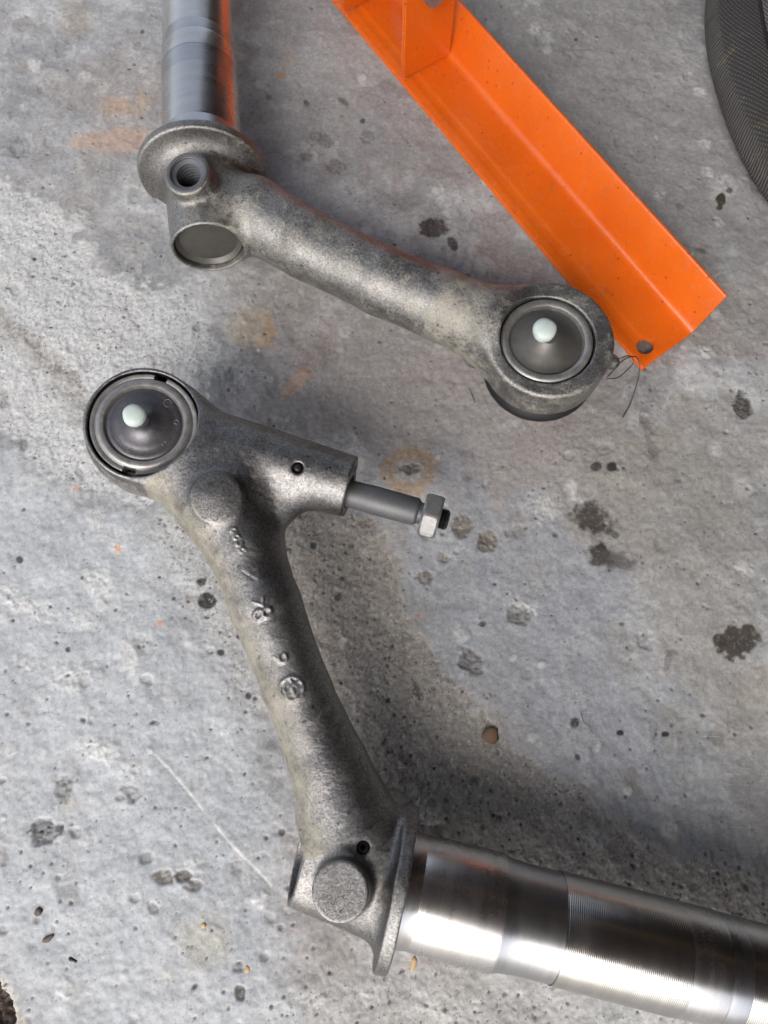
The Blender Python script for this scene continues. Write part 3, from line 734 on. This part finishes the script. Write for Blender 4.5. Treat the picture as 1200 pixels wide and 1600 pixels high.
capo = lathe('cap', [(-.0035 * k_, .0201 * k_), (-.0006 * k_, .0200 * k_), (-.0001 * k_, .0194 * k_), (.0001 * k_, .0175 * k_), (.0000 * k_, .0152 * k_), (.0004 * k_, .0145 * k_), (.0008 * k_, .0120 * k_), (.0017 * k_, .0090 * k_), (.0032 * k_, .0062 * k_), (.0052 * k_, .0046 * k_), (.0076 * k_, .0040 * k_), (.0078 * k_, .0)], eyeT, lean, M_ring, LA, seg=96)
# tiny stamped marks on the cap
for (cu, cv) in [(262, 630), (187, 685), (202, 702), (254, 690), (275, 658)]:
    q = Q(cu, cv, eyeT[2]); q = q + lean * ((eyeT - q) @ lean + 0.0002)
    pts = [q + (a_ * math.cos(t) + b_ * math.sin(t)) * (0.0021 if cu == 262 else 0.0012) for t in np.linspace(0, 5.2, 9)]
    tube('stamped_mark', pts, 0.00016, M_ring_w, capo, 5)
def plug(pos, ax, r, parent):
    pr = [(-r * 0.9, r * 0.45), (-r * 0.75, r * 0.75), (-r * 0.45, r * 0.95), (0, r), (r * 0.25, r * 0.95), (r * 0.42, r * 0.8), (r * 0.52, r * 0.55), (r * 0.56, r * 0.25), (r * 0.57, 0)]
    return lathe('plug', pr, pos, ax, M_white, parent, seg=40, rfun=lambda th, z, q: (z, q * (1 + 0.02 * math.sin(3 * th + 1) + 0.015 * math.sin(5 * th))), sharp=80)
pl = Q(210, 649, eyeT[2] + 0.0095); plug(eyeT + lean * 0.0100 + (pl - (eyeT + lean * 0.0100)) * 1.0, lean, rw(pl, 18), LA)
# stud and boot under the eye
bot = eyeC - lean * 0.019
lathe('boot', [(0.001, .020), (-.002, .024), (-.007, .025), (-.012, .020), (-.016, .012), (-.018, .009)], bot, lean, M_black, LA, seg=64)
lathe('stud', [(-.010, .0078), (-.022, .0066), (-.0265, .0060), (-.0268, .0)], bot, lean, M_pin, LA, seg=32)
# pin, nut and thread in the fork
P0 = fk[2] - fkd * 0.012; pe = Q(703, 813, .056); pd = unit(pe - Q(545, 770, .056))
pc = Q(545, 771, .056)
def sx(px_): return (px_) * depth(pc) / F
Lp = np.linalg.norm(pe - pc)
tt = lambda x: (x - 545) / (703 - 545) * Lp
lathe('pin', [(tt(525), 0), (tt(525), sx(21.5)), (tt(575), sx(22)), (tt(577), sx(22.6)), (tt(650), sx(22.0)), (tt(652), sx(21)), (tt(655), sx(17)), (tt(662), sx(16.5)), (tt(664), sx(12)), (tt(664), 0)], pc, pd, M_pin, LA, seg=64)
lathe('gap_ring', [(tt(528), sx(23)), (tt(545), sx(31)), (tt(546), sx(37))], pc, pd, M_dark, LA, seg=64)  # black ring closing the gap between pin and barrel mouth
th_prof = [(tt(662), 0)]
x = tt(662); pit = 0.00105
while x < tt(699): th_prof += [(x, sx(17)), (x + pit / 2, sx(15))]; x += pit
th_prof += [(x, sx(14.5)), (x + 0.0006, sx(11)), (x + 0.0006, 0)]
lathe('thread', th_prof, pc, pd, M_dark, LA, seg=48)
def hexr(th, z, r):
    rf_ = sx(33)                               # across flats / 2
    t = (th + R(12)) % (math.pi / 3) - math.pi / 6
    return (z, min(r, rf_ / math.cos(t)))
n0, n1 = tt(660.5), tt(688)
lathe('nut', [(n0, sx(15)), (n0, sx(31)), (n0 + .0012, sx(35.5)), (n0 + .0022, sx(39)), (n1 - .0022, sx(39)), (n1 - .0012, sx(35.5)), (n1, sx(31)), (n1, sx(16))], pc, pd, M_nut, LA, seg=72, rfun=hexr, sharp=18)
# grease nipple, grub screw, inner plug of the hub
lathe('grease_pin', [(-.003, rw(greasep, 6.5)), (-.0006, rw(greasep, 6.2)), (.0004, rw(greasep, 4.5)), (.0009, 0)], greasep, gn, M_dark, LA, seg=24)
lathe('grub_screw', [(-.012, rw(grub, 9.5)), (-.0105, rw(grub, 9.3)), (-.0103, rw(grub, 4)), (-.0135, rw(grub, 3.5)), (-.0136, 0)], grub, (0, 0, 1), M_dark, LA, seg=24)
lathe('hub_plug', [(.0035, rw(ax0, 54)), (.0030, rw(ax0, 50)), (.0038, rw(ax0, 30)), (.0038, 0)], hubL, axd, M_dark, LA, seg=64)
# polished shaft
def shaft_sections(prefix_axis0, axd_, secs, parent, seg=160):
    for nm, mt, prof_ in secs:
        lathe(nm, prof_, prefix_axis0, axd_, mt, parent, seg=seg, sharp=50)
k2 = rw(ax0, 1)                                  # metres per photo pixel there
PX = lambda a: a * 0.000330
rS = 0.0247
L = lambda px_: np.linalg.norm(Q(px_, 1388 + (px_ - 612) * 0.246, .042) - ax0)
secsL = [('shaft_collar', M_journal, [(0.004, .0285), (L(636), .0262), (L(650), .0257)]),
        ('bearing_journal', M_journal, [(L(650), .0257), (L(668), .0262), (L(772), .0262), (L(776), .0260)]),
        ('shaft_neck', M_dull, [(L(776), .0258), (L(790), .0248), (L(815), .0241), (L(868), .0241)]),
        ('ridged_journal', M_ridged, [(L(868), .0244), (L(872), .0246), (L(1053), .0246), (L(1057), .0244)]),
        ('shaft_band', M_journal, [(L(1057), .0243), (L(1062), .0243), (L(1112), .0243), (L(1116), .0240)]),
        ('shaft_band', M_dull, [(L(1116), .0239), (L(1145), .0239), (L(1146), .0238)]),
        ('shaft', M_ridged, [(L(1146), .0238), (L(1500), .0236), (L(1620), .0236), (L(1625), .0225), (L(1625), 0)])]
shaft_sections(ax0, axd, secsL, LA)

# ------------------------------------------------------------------ upper arm
ug = Q(330, 300, 0)
UA = thing('suspension_arm', 'dusty cast steel suspension arm with threaded boss, its ball joint touching the orange bracket', 'car part', (ug[0], ug[1], 0))
bx0 = Q(318, 276, .042); bx1 = Q(309, 0, .042); bxd = unit(bx1 - bx0)
hubE = Q(327, 388, .0415)                            # open end of the hub
hubax = unit(bx0 - hubE)
uT = Q(860, 528, .052); ux = unit(np.array([-0.02, -0.04, 1.0]))
rT = Q(855, 530, .052); RIU = rw(rT, 75)
us = [Q(345, 320, .042), Q(395, 335, .042), Q(482, 384, .041), Q(597, 440, .039), Q(690, 478, .037), Q(760, 508, .036)]
ur = [52, 56, 52, 52, 54, 60]
boss = Q(292, 270, .0755); bn = unit(np.array([-0.10, -0.16, 1.0]))
lug = [Q(935, 555, .036), Q(957, 566, .034)]
def base_upper(P):
    d = sd_cone(P, us[0], us[1], rw(us[0], ur[0]), rw(us[1], ur[1]))
    for k in range(1, len(us) - 1):
        d = smin(d, sd_cone(P, us[k], us[k+1], rw(us[k], ur[k]), rw(us[k+1], ur[k+1])), 0.003)
    e = sd_cyl(P, uT - ux * 0.0262, uT, rw(uT, 101), 0.0026)
    e = smax(e, -sd_cyl(P, Q(985, 600, 0.0) + np.array([0, 0, .0]), Q(985, 600, 0.08), 0.0, 0.0), 0.001) if False else e
    d = smin(d, e, 0.015)
    d = smin(d, sd_cone(P, lug[0], lug[1], 0.005, 0.0045), 0.006)
    bar = sd_cyl(P, hubE, bx0, 0.0234, 0.0010, 0.0258)
    d = smin(d, bar, 0.010)
    fl = sd_cyl(P, bx0 - bxd * 0.001, bx0 + bxd * 0.0058, 0.0412, 0.0018)
    nb = np.array([-0.60, 0.0, -0.80])                 # flat ground on the flange foot
    cut = np.maximum(-((P - bx0) @ nb) + 0.0335, (P - (bx0 + bxd * 0.003)) @ bxd)
    fl = smax(fl, -cut, 0.0006)
    d = smin(d, fl, 0.012)
    d = smin(d, sd_cyl(P, boss - bn * 0.03, boss, rw(boss, 37), 0.0020), 0.0045)
    d = smax(d, -sd_cyl(P, hubE - hubax * 0.02, hubE + hubax * 0.014, 0.0217, 0.0001), 0.0010)
    d = smax(d, -sd_cyl(P, uT - ux * 0.012, uT + ux * 0.02, 0, 0), 0.0001) if False else d
    d = smax(d, -sd_cyl(P, rT - ux * 0.014, rT + ux * 0.02, RIU, 0.0001), 0.0012)
    d = smax(d, -sd_cyl(P, boss - bn * 0.022, boss + bn * 0.01, rw(boss, 29), 0.0001), 0.0012)
    d = lumpy(P, d)
    return d
lo = np.minimum.reduce([bx0, hubE, uT, us[2]]) - 0.05; hi = np.maximum.reduce([bx0, hubE, uT, boss]) + 0.05
lo[2] = -0.002; hi[2] = 0.09
Vu, Fu = surface_net(base_upper, lo, hi, 0.00072)
print('upper arm verts', len(Vu))
arm2 = mesh_obj('casting', Vu, Fu, M_cast_tan, UA)
dust_attr(arm2, Vu, lambda V: np.clip(0.35 + 0.5 * sstep(0.02, 0.05, V[:, 2]) * 0 + 0.45 * sstep(0.03, 0.0, np.linalg.norm(V[:, :2] - Q(735, 520, .03)[:2], axis=1) - 0.01), 0, 1))
k_ = RIU / 0.0295
prof = [(-.0135, .0), (-.0135, .0280), (-.0030, .0284), (-.0012, .0281), (-.0004, .0272), (-.0002, .0262), (-.0003, .0245), (-.0010, .0234), (-.0024, .0229), (-.0036, .0226), (-.0038, .0220)]
lathe('retaining_ring', [(z * k_, r * k_) for z, r in prof], rT, ux, M_ring_w, UA, seg=128)
lathe('cap', [(z * k_, r * k_) for z, r in [(-.0055, .0228), (-.0036, .0225), (-.0030, .0215), (-.0028, .0200), (-.0014, .0165), (.0006, .0125), (.0026, .0090), (.0044, .0066), (.0052, .0058), (.0053, .0)]], rT, ux, M_plugin, UA, seg=96)
pl = Q(851, 515, rT[2] + 0.0080); plug(pl, ux, rw(pl, 18.5), UA)
# little scratch on the cap
# rubber boot
bb = uT - ux * 0.0270
lathe('boot', [(0.006, .0290), (0.001, .0300), (-.0015, .0322), (-.0035, .0352), (-.0060, .0356), (-.0085, .0352), (-.0105, .032), (-.0115, .028), (-.0120, .020), (-.0225, .012), (-.0227, 0)], bb + np.array([-.0005, -.0036, 0]), ux, M_black, UA, seg=96, sharp=70)
# threaded hole
tp = []; x = -0.0002; pit = 0.0019; r0 = rw(boss, 26.5)
tp += [(0.0001, r0 + 0.0016), (-0.0006, r0)]
x = -0.0010
while x > -0.021: tp += [(x, r0), (x - 0.0008, r0), (x - 0.0016, r0 - 0.0026), (x - 0.0020, r0 - 0.0026)]; x -= 0.0027
tp += [(x, r0 * 0.9), (x, 0)]
lathe('thread', tp, boss, bn, M_thread, UA, seg=72, sharp=20)
lathe('bush', [(-.004, r0 + .0004), (.0003, r0 + .0004), (.0005, r0 + .0010), (.0004, r0 + .0022), (-.0006, r0 + .0028)], boss, bn, M_pin, UA, seg=72)
lathe('hub_plug', [(.0075, .0216), (.0040, .0211), (.0034, .0204), (.0044, .0196), (.0060, .0180), (.0054, .0090), (.0052, 0)], hubE, hubax, M_plugin, UA, seg=96)
# shaft of the upper arm
L2 = lambda py_: np.linalg.norm(Q(318 - (262 - py_) * 0.034, py_, .042) - bx0)
secsU = [('shaft_collar', M_dull, [(.004, .0290), (L2(226), .0262)]),
         ('bearing_journal', M_journal, [(L2(226), .0255), (L2(220), .0258), (L2(146), .0258)]),
         ('shaft_band', M_dull, [(L2(146), .0257), (L2(122), .0257), (L2(120), .0257)]),
         ('shaft_band', M_journal, [(L2(120), .0258), (L2(98), .0258), (L2(96), .0256)]),
         ('shaft_neck', M_dull, [(L2(96), .0254), (L2(84), .0250), (L2(78), .0247)]),
         ('ridged_journal', mat_turned('fine_turned_steel', (0.62, 0.61, 0.58, 1), 0.22, pitch=0.0011, depth_=0.00002, stain=0.2), [(L2(78), .0246), (L2(-160), .0244), (L2(-160), 0)])]
shaft_sections(bx0, bxd, secsU, UA)
# safety wire twisted at the boot
w1 = smooth_path([Q(948, 590, .020), Q(962, 575, .022), Q(975, 562, .024), Q(990, 557, .022), Q(998, 563, .018), Q(999, 578, .014), Q(995, 600, .010), Q(984, 632, .004), Q(973, 652, .0015)], 6)
tube('wire', w1, 0.00042, M_wire, UA, 8)
w2 = smooth_path([Q(948, 592, .018), Q(965, 590, .016), Q(980, 578, .016), Q(990, 566, .018), Q(984, 556, .022), Q(968, 560, .024)], 6)
tube('wire', w2, 0.00036, M_wire, UA, 8)
w3 = smooth_path([Q(716, 540, .018), Q(722, 556, .010), Q(730, 570, .004), Q(742, 575, .0015), Q(752, 572, .003), Q(765, 562, .008)], 6)
tube('wire', w3, 0.00032, M_pin, UA, 8)

# ------------------------------------------------------------------ orange bracket
def mat_orange():
    m, n, l, p = new_mat('orange_paint')
    tc = n.new('ShaderNodeTexCoord').outputs['Object']
    big = noise(n, l, tc, 20, 4, 0.6); fine = noise(n, l, tc, 900, 3, 0.6); med = noise(n, l, tc, 130, 5, 0.7)
    c = mix(n, l, ramp(n, l, big, 0.3, 0.7), (0.52, 0.085, 0.005, 1), (0.61, 0.110, 0.007, 1))
    c = mix(n, l, math_(n, l, 'MULTIPLY', ramp(n, l, med, 0.52, 0.78), 0.25), c, (0.40, 0.13, 0.06, 1))
    vo = n.new('ShaderNodeTexVoronoi'); vo.inputs['Scale'].default_value = 190; l.new(tc, vo.inputs['Vector'])
    sg = n.new('ShaderNodeSeparateColor'); l.new(vo.outputs['Color'], sg.inputs[0])
    dm = math_(n, l, 'MULTIPLY', ramp(n, l, sg.outputs[0], 0.66, 0.68), ramp(n, l, vo.outputs['Distance'], 0.10, 0.20, (1, 1, 1, 1), (0, 0, 0, 1)))
    dm = math_(n, l, 'MULTIPLY', dm, ramp(n, l, noise(n, l, tc, 22, 2, 0.5), 0.46, 0.56))
    c = mix(n, l, math_(n, l, 'MULTIPLY', dm, 0.8), c, (0.12, 0.03, 0.015, 1))
    mp = n.new('ShaderNodeMapping'); mp.inputs['Rotation'].default_value = (0, 0, 0.9); mp.inputs['Scale'].default_value = (30, 900, 60)
    l.new(tc, mp.inputs['Vector']); scr = noise(n, l, mp.outputs[0], 1.0, 2, 0.5)
    sm = math_(n, l, 'MULTIPLY', ramp(n, l, scr, 0.68, 0.72), ramp(n, l, noise(n, l, tc, 18, 3, 0.6), 0.5, 0.62))
    c = mix(n, l, math_(n, l, 'MULTIPLY', sm, 0.22), c, (0.62, 0.26, 0.12, 1))
    dirt = ramp(n, l, noise(n, l, tc, 60, 8, 0.75), 0.58, 0.72)
    c = mix(n, l, math_(n, l, 'MULTIPLY', dirt, 0.3), c, (0.16, 0.06, 0.03, 1))
    l.new(c, p.inputs['Base Color'])
    l.new(math_(n, l, 'ADD', 0.16, math_(n, l, 'MULTIPLY', med, 0.20)), p.inputs['Roughness'])
    l.new(bump(n, l, math_(n, l, 'ADD', math_(n, l, 'MULTIPLY', fine, 0.25), med), 0.00018, 1.0), p.inputs['Normal'])
    return m
M_or = mat_orange()
E0, E1 = Q(1003, 577, .003), Q(520, 0, .003)                # left edge, front and back
G0, G1 = Q(1083, 519, .005), Q(710, 93, .005)               # fold
T0 = Q(1132, 464, .040)
og = Q(900, 380, 0)
OB = thing('steel_bracket', 'bright orange painted steel bracket of folded angle with two upright plates', 'bracket', (og[0], og[1], 0))
ld = unit((E1 - E0) + (G1 - G0)); ld[2] = 0; ld = unit(ld); ac = unit(np.array([ld[1], -ld[0], 0]))
wbase = (G0 - E0) @ ac
print('bracket width', wbase, 'end skew', (G0 - E0) @ ld, 'back', (G1 - E1) @ ac, 'lean', (T0 - G0) @ ac, (T0 - G0) @ ld)
Lb = 0.75
leanT = (T0 - G0) @ ac
t3 = 0.003
prof2 = [(0.0, .0012), (0.0012, .0036), (wbase * .26, .0052), (wbase * .30, .0058), (wbase * .33, .0060)]
fc = wbase
prof2 += [(fc - .006, .0060)]
for k in range(1, 7):
    t = k / 6 * math.pi / 2; prof2.append((fc - .006 + .006 * math.sin(t), .0060 + .006 * (1 - math.cos(t))))
prof2 += [(fc + leanT * .5, .024), (fc + leanT, .0395), (fc + leanT + .0008, .0404), (fc + leanT + .0022, .0404), (fc + leanT + .003, .0396)]
prof2 += [(fc + leanT * .5 + .003, .024), (fc + .003, .012)]
for k in range(5, -1, -1):
    t = k / 6 * math.pi / 2; prof2.append((fc - .006 + .009 * math.sin(t), .0060 + .006 - .009 * math.cos(t)))
prof2 += [(wbase * .33, .0030), (wbase * .26, .0010), (0.0006, .0004)]
V = []; n2 = len(prof2); skew = ((G0 - E0) @ ld) / wbase
for s_ in range(2):
    for (a, h) in prof2:
        a_c = min(max(a, 0), wbase)
        endp = E0 + ld * (skew * a_c) if s_ == 0 else E0 + ld * Lb
        base = np.array([endp[0], endp[1], 0]) + ac * (a if True else a)
        if s_ == 0: pass
        V.append(base + np.array([0, 0, h]))
Fc = [(k, (k + 1) % n2, n2 + (k + 1) % n2, n2 + k) for k in range(n2)] + [tuple(range(n2))[::-1], tuple(range(n2, 2 * n2))]
angle = mesh_obj('folded_angle', V, Fc, M_or, OB)
hc = Q(1008, 541, .005)
cut = lathe('cutter', [(-.02, rw(hc, 13)), (.02, rw(hc, 13))], hc, (0, 0, 1), M_or, None, seg=40, closed=True)
bm = bmesh.new(); bm.from_mesh(angle.data); bmesh.ops.recalc_face_normals(bm, faces=bm.faces); bm.to_mesh(angle.data); bm.free()
md = angle.modifiers.new('b', 'BOOLEAN'); md.object = cut; md.operation = 'DIFFERENCE'; md.solver = 'EXACT'
bv = angle.modifiers.new('v', 'BEVEL'); bv.width = 0.0006; bv.segments = 2; bv.limit_method = 'ANGLE'; bv.angle_limit = R(38)
bpy.context.view_layer.update()
dg = bpy.context.evaluated_depsgraph_get()
nm = bpy.data.meshes.new_from_object(angle.evaluated_get(dg)); angle.modifiers.clear(); angle.data = nm
bpy.data.objects.remove(cut)
bm = bmesh.new(); bm.from_mesh(nm)
for f_ in bm.faces: f_.smooth = True
for e in bm.edges:
    if len(e.link_faces) == 2 and e.calc_face_angle(0) > R(40): e.smooth = False
bm.to_mesh(nm); bm.free()
def plate(p_left, p_right, height, topcut=0.0):
    a = np.array([p_left[0], p_left[1], .0062]); b = np.array([p_right[0], p_right[1], .0062])
    dd = unit(b - a); nn = np.array([-dd[1], dd[0], 0]) * 0.0042
    bm = bmesh.new(); vs = []
    shape = [a, b, b + np.array([0, 0, height]), a + dd * topcut + np.array([0, 0, height]), ]
    f0 = [bm.verts.new(v) for v in shape]; f1_ = [bm.verts.new(v + nn) for v in shape]
    bm.faces.new(f0); bm.faces.new(f1_[::-1])
    for k in range(4): bm.faces.new((f0[k], f0[(k + 1) % 4], f1_[(k + 1) % 4], f1_[k])[::-1])
    bmesh.ops.recalc_face_normals(bm, faces=bm.faces)
    bmesh.ops.bevel(bm, geom=list(bm.edges), offset=0.0010, segments=3, affect='EDGES')
    V = [tuple(v.co) for v in bm.verts]; bm.verts.index_update(); Fs_ = [[v.index for v in f.verts] for f in bm.faces]
    bm.free(); return mesh_obj('upright_plate', V, Fs_, M_or, OB, smooth=False)
pL, pR = Q(630, 124, .0062), Q(704, 86, .0062)
plate(pL, pR, 0.10)
pL2, pR2 = Q(537, 20, .0062), Q(537, 20, .0062) + (pR - pL)
plate(pL2, pR2, 0.10)
bolt_a = (pL + pR) / 2 + np.array([-.004, 0, .062]); bolt_b = bolt_a + (pL2 - pL)
lathe('bolt', [(-.012, 0), (-.012, .008), (-.004, .008), (-.004, .005), (np.linalg.norm(bolt_b - bolt_a) + .01, .005), (np.linalg.norm(bolt_b - bolt_a) + .01, 0)], bolt_a, unit(bolt_b - bolt_a), M_nut, OB, seg=24)

# ------------------------------------------------------------------ woven mesh cushion at the top right
def mat_weave(name, c1, c2, cell=0.0016):
    m, n, l, p = new_mat(name)
    uv = n.new('ShaderNodeUVMap'); uv.uv_map = 'UVMap'
    sep = n.new('ShaderNodeSeparateXYZ'); l.new(uv.outputs[0], sep.inputs[0])
    tc = n.new('ShaderNodeTexCoord').outputs['Object']
    wob = math_(n, l, 'MULTIPLY', noise(n, l, tc, 160, 4, 0.6), 4.5)
    u = math_(n, l, 'ADD', math_(n, l, 'MULTIPLY', sep.outputs[0], 2 * math.pi / cell), wob)
    v = math_(n, l, 'ADD', math_(n, l, 'MULTIPLY', sep.outputs[1], 2 * math.pi / (cell * 1.9)), wob)
    s1 = math_(n, l, 'SINE', math_(n, l, 'ADD', u, math_(n, l, 'MULTIPLY', v, 0.5)))
    s2 = math_(n, l, 'SINE', math_(n, l, 'SUBTRACT', v, math_(n, l, 'MULTIPLY', u, 0.5)))
    edge = ramp(n, l, sep.outputs[1], 0.010, 0.016)            # bare ribs on the rim, woven further in
    s2e = math_(n, l, 'ADD', math_(n, l, 'MULTIPLY', s2, edge), math_(n, l, 'SUBTRACT', 1.0, edge))
    k = math_(n, l, 'MULTIPLY', math_(n, l, 'ADD', math_(n, l, 'MULTIPLY', s1, 0.5), 0.5), math_(n, l, 'ADD', math_(n, l, 'MULTIPLY', s2e, 0.5), 0.5))
    big = noise(n, l, tc, 45, 5, 0.65)
    c = mix(n, l, ramp(n, l, k, 0.10, 0.75), c1, c2)
    c = mix(n, l, math_(n, l, 'MULTIPLY', ramp(n, l, big, 0.5, 0.72), 0.7), c, (0.03, 0.024, 0.02, 1))
    ye = noise(n, l, tc, 60, 4, 0.7)
    c = mix(n, l, math_(n, l, 'MULTIPLY', math_(n, l, 'MULTIPLY', ramp(n, l, ye, 0.58, 0.72), k), 0.6), c, (0.30, 0.24, 0.11, 1))
    l.new(c, p.inputs['Base Color']); p.inputs['Roughness'].default_value = 0.75
    l.new(bump(n, l, k, 0.0006, 1.0), p.inputs['Normal'])
    return m
M_weave = mat_weave('dark_woven_mesh', (0.018, 0.016, 0.016, 1), (0.085, 0.077, 0.070, 1), 0.0019)
M_weave2 = mat_weave('grey_woven_mesh', (0.05, 0.045, 0.042, 1), (0.19, 0.175, 0.16, 1), 0.0021)
# outline measured on the photograph at the cushion's widest height
cu_c = Q(1322, 100, 0.012)
ra = np.linalg.norm(Q(1322 - 213, 100, .012) - cu_c); rb_ = np.linalg.norm(Q(1322, 100 + 318, .012) - cu_c)
CU = thing('cushion', 'dark round pad of dirty woven mesh at the top right corner', 'cushion', (cu_c[0], cu_c[1], 0))
def dome(name, s0, s1, lift, mat, parent, nr=46, na=260):
    V, UVs, Fs_ = [], [], []
    for i in range(nr + 1):
        phi = s0 + (s1 - s0) * i / nr
        for k in range(na):
            th = 2 * math.pi * k / na
            wob = 1 + 0.012 * math.sin(3 * th + 1) + 0.006 * math.sin(7 * th)
            rr = math.cos(phi) ** 0.75 if phi > 0 else 1 - 0.10 * (phi / 1.2) ** 2
            z = 0.012 + 0.030 * math.sin(phi) + lift if phi > 0 else 0.012 + 0.012 * math.sin(phi) + lift
            z += 0.0025 * math.sin(5 * th + 6 * phi) * max(0, math.sin(phi))
            V.append((cu_c[0] + ra * rr * wob * math.cos(th), cu_c[1] + rb_ * rr * wob * math.sin(th), z))
            UVs.append((th * (ra + rb_) / 2 * 0.8, (1 - rr) * ra * 1.2 + max(0, phi) * 0.02))
    for i in range(nr):
        for k in range(na):
            k2_ = (k + 1) % na
            Fs_.append((i * na + k, i * na + k2_, (i + 1) * na + k2_, (i + 1) * na + k))
    o = mesh_obj(name, V, np.array(Fs_), mat, parent, True, UVs)
    return o
dome('cover', -1.2, 1.5, 0, M_weave, CU)
seam_phi = 0.86
dome('top_panel', seam_phi, 1.5, 0.0016, M_weave2, CU, 14)
def dome_pt(phi, th, lift):
    wob = 1 + 0.012 * math.sin(3 * th + 1) + 0.006 * math.sin(7 * th); rr = math.cos(phi) ** 0.75
    return np.array([cu_c[0] + ra * rr * wob * math.cos(th), cu_c[1] + rb_ * rr * wob * math.sin(th), 0.012 + .030 * math.sin(phi) + lift + 0.0025 * math.sin(5 * th + 6 * phi) * math.sin(phi)])
tube('seam', [dome_pt(seam_phi, t, 0.0010) for t in np.linspace(0, 2 * math.pi, 160)], 0.0011, M_black, CU, 8)

# ------------------------------------------------------------------ loose bits on the floor
def pebble(name, label, cat, px, py, rpx, flat, mat, group=None, aspect=1.0, rot=0.0):
    c = Q(px, py, 0.0012); r = rw(c, rpx)
    bm = bmesh.new(); bmesh.ops.create_icosphere(bm, subdivisions=2, radius=1)
    rs = random.Random(int(px * 7 + py))
    ph = [rs.uniform(0, 6) for _ in range(4)]
    for v in bm.verts:
        k = 1 + 0.18 * math.sin(3 * v.co.x + ph[0]) + 0.14 * math.sin(4 * v.co.y + ph[1]) + 0.1 * math.sin(5 * v.co.z + ph[2])
        x, y = v.co.x * k * r * aspect, v.co.y * k * r
        v.co = Vector((x * math.cos(rot) - y * math.sin(rot), x * math.sin(rot) + y * math.cos(rot), max(v.co.z, -0.6) * k * r * flat))
    me = bpy.data.meshes.new(name); bm.to_mesh(me); bm.free(); me.materials.append(mat)
    o = bpy.data.objects.new(name, me); COL.objects.link(o); o.location = (c[0], c[1], 0.0006 + r * flat * 0.5)
    return tag(o, label, cat, group)
M_chipb = mat_simple('brown_flake', (0.16, 0.095, 0.055, 1), 0.7, 0, 0.4, 400, 0.0002)
M_chipt = mat_simple('tan_grit', (0.50, 0.34, 0.17, 1), 0.7, 0, 0.3, 500, 0.0002)
M_seed = mat_simple('dark_seed', (0.09, 0.065, 0.05, 1), 0.6, 0, 0.4, 500, 0.0002)
pebble('flake', 'brown oblong flake lying on the bare concrete above the polished shaft', 'debris', 766, 1149, 11, 0.35, M_chipb, None, 1.35, R(25))
pebble('grit', 'small orange tan grain on the floor left of the hub of the lower arm', 'debris', 318, 1446, 4.5, 0.6, M_chipt)
pebble('seed', 'upper small brown seed on the pale floor near the bottom left corner', 'debris', 59, 1426, 5, 0.5, M_seed, None, 1.5, R(60))
pebble('seed', 'lower and larger dark seed on the pale floor near the bottom left corner', 'debris', 76, 1466, 5.5, 0.5, M_seed, None, 1.7, R(30))
pebble('crumb', 'black crumb stuck on the floor just below the two seeds', 'debris', 114, 1500, 5, 0.5, M_dark, None, 1.3, R(-20))
pebble('crumb', 'tan sliver beside the small dark pit at the bottom left', 'debris', 386, 1515, 3.5, 0.5, M_chipt, None, 1.8, R(80))
pebble('crumb', 'pale brown sliver on the floor under the start of the polished shaft', 'debris', 646, 1507, 4.5, 0.5, M_chipt, None, 2.0, R(75))
for o in COL.objects:
    if o.type == 'MESH' and len(o.data.polygons) < 400 and o.name.split('.')[0] in ('flake', 'grit', 'seed', 'crumb'):
        for p_ in o.data.polygons: p_.use_smooth = True
# hair-thin wires lying loose
tag(tube('bristle', smooth_path([Q(733, 606, .0010), Q(738, 618, .0016), (Q(742, 630, .0012))], 5), 0.00022, M_wire, None, 6), 'short dark wire bristle on the floor between the two arms', 'bristle')
tag(tube('bristle', smooth_path([Q(908, 1115, .0010), Q(912, 1128, .0015), Q(920, 1135, .0012), Q(926, 1146, .0010)], 5), 0.00018, M_wire, None, 6), 'thin curled dark fibre on the bare floor at the right', 'bristle')
print('done', len(COL.objects), sum(len(o.data.polygons) for o in COL.objects if o.type == 'MESH'))
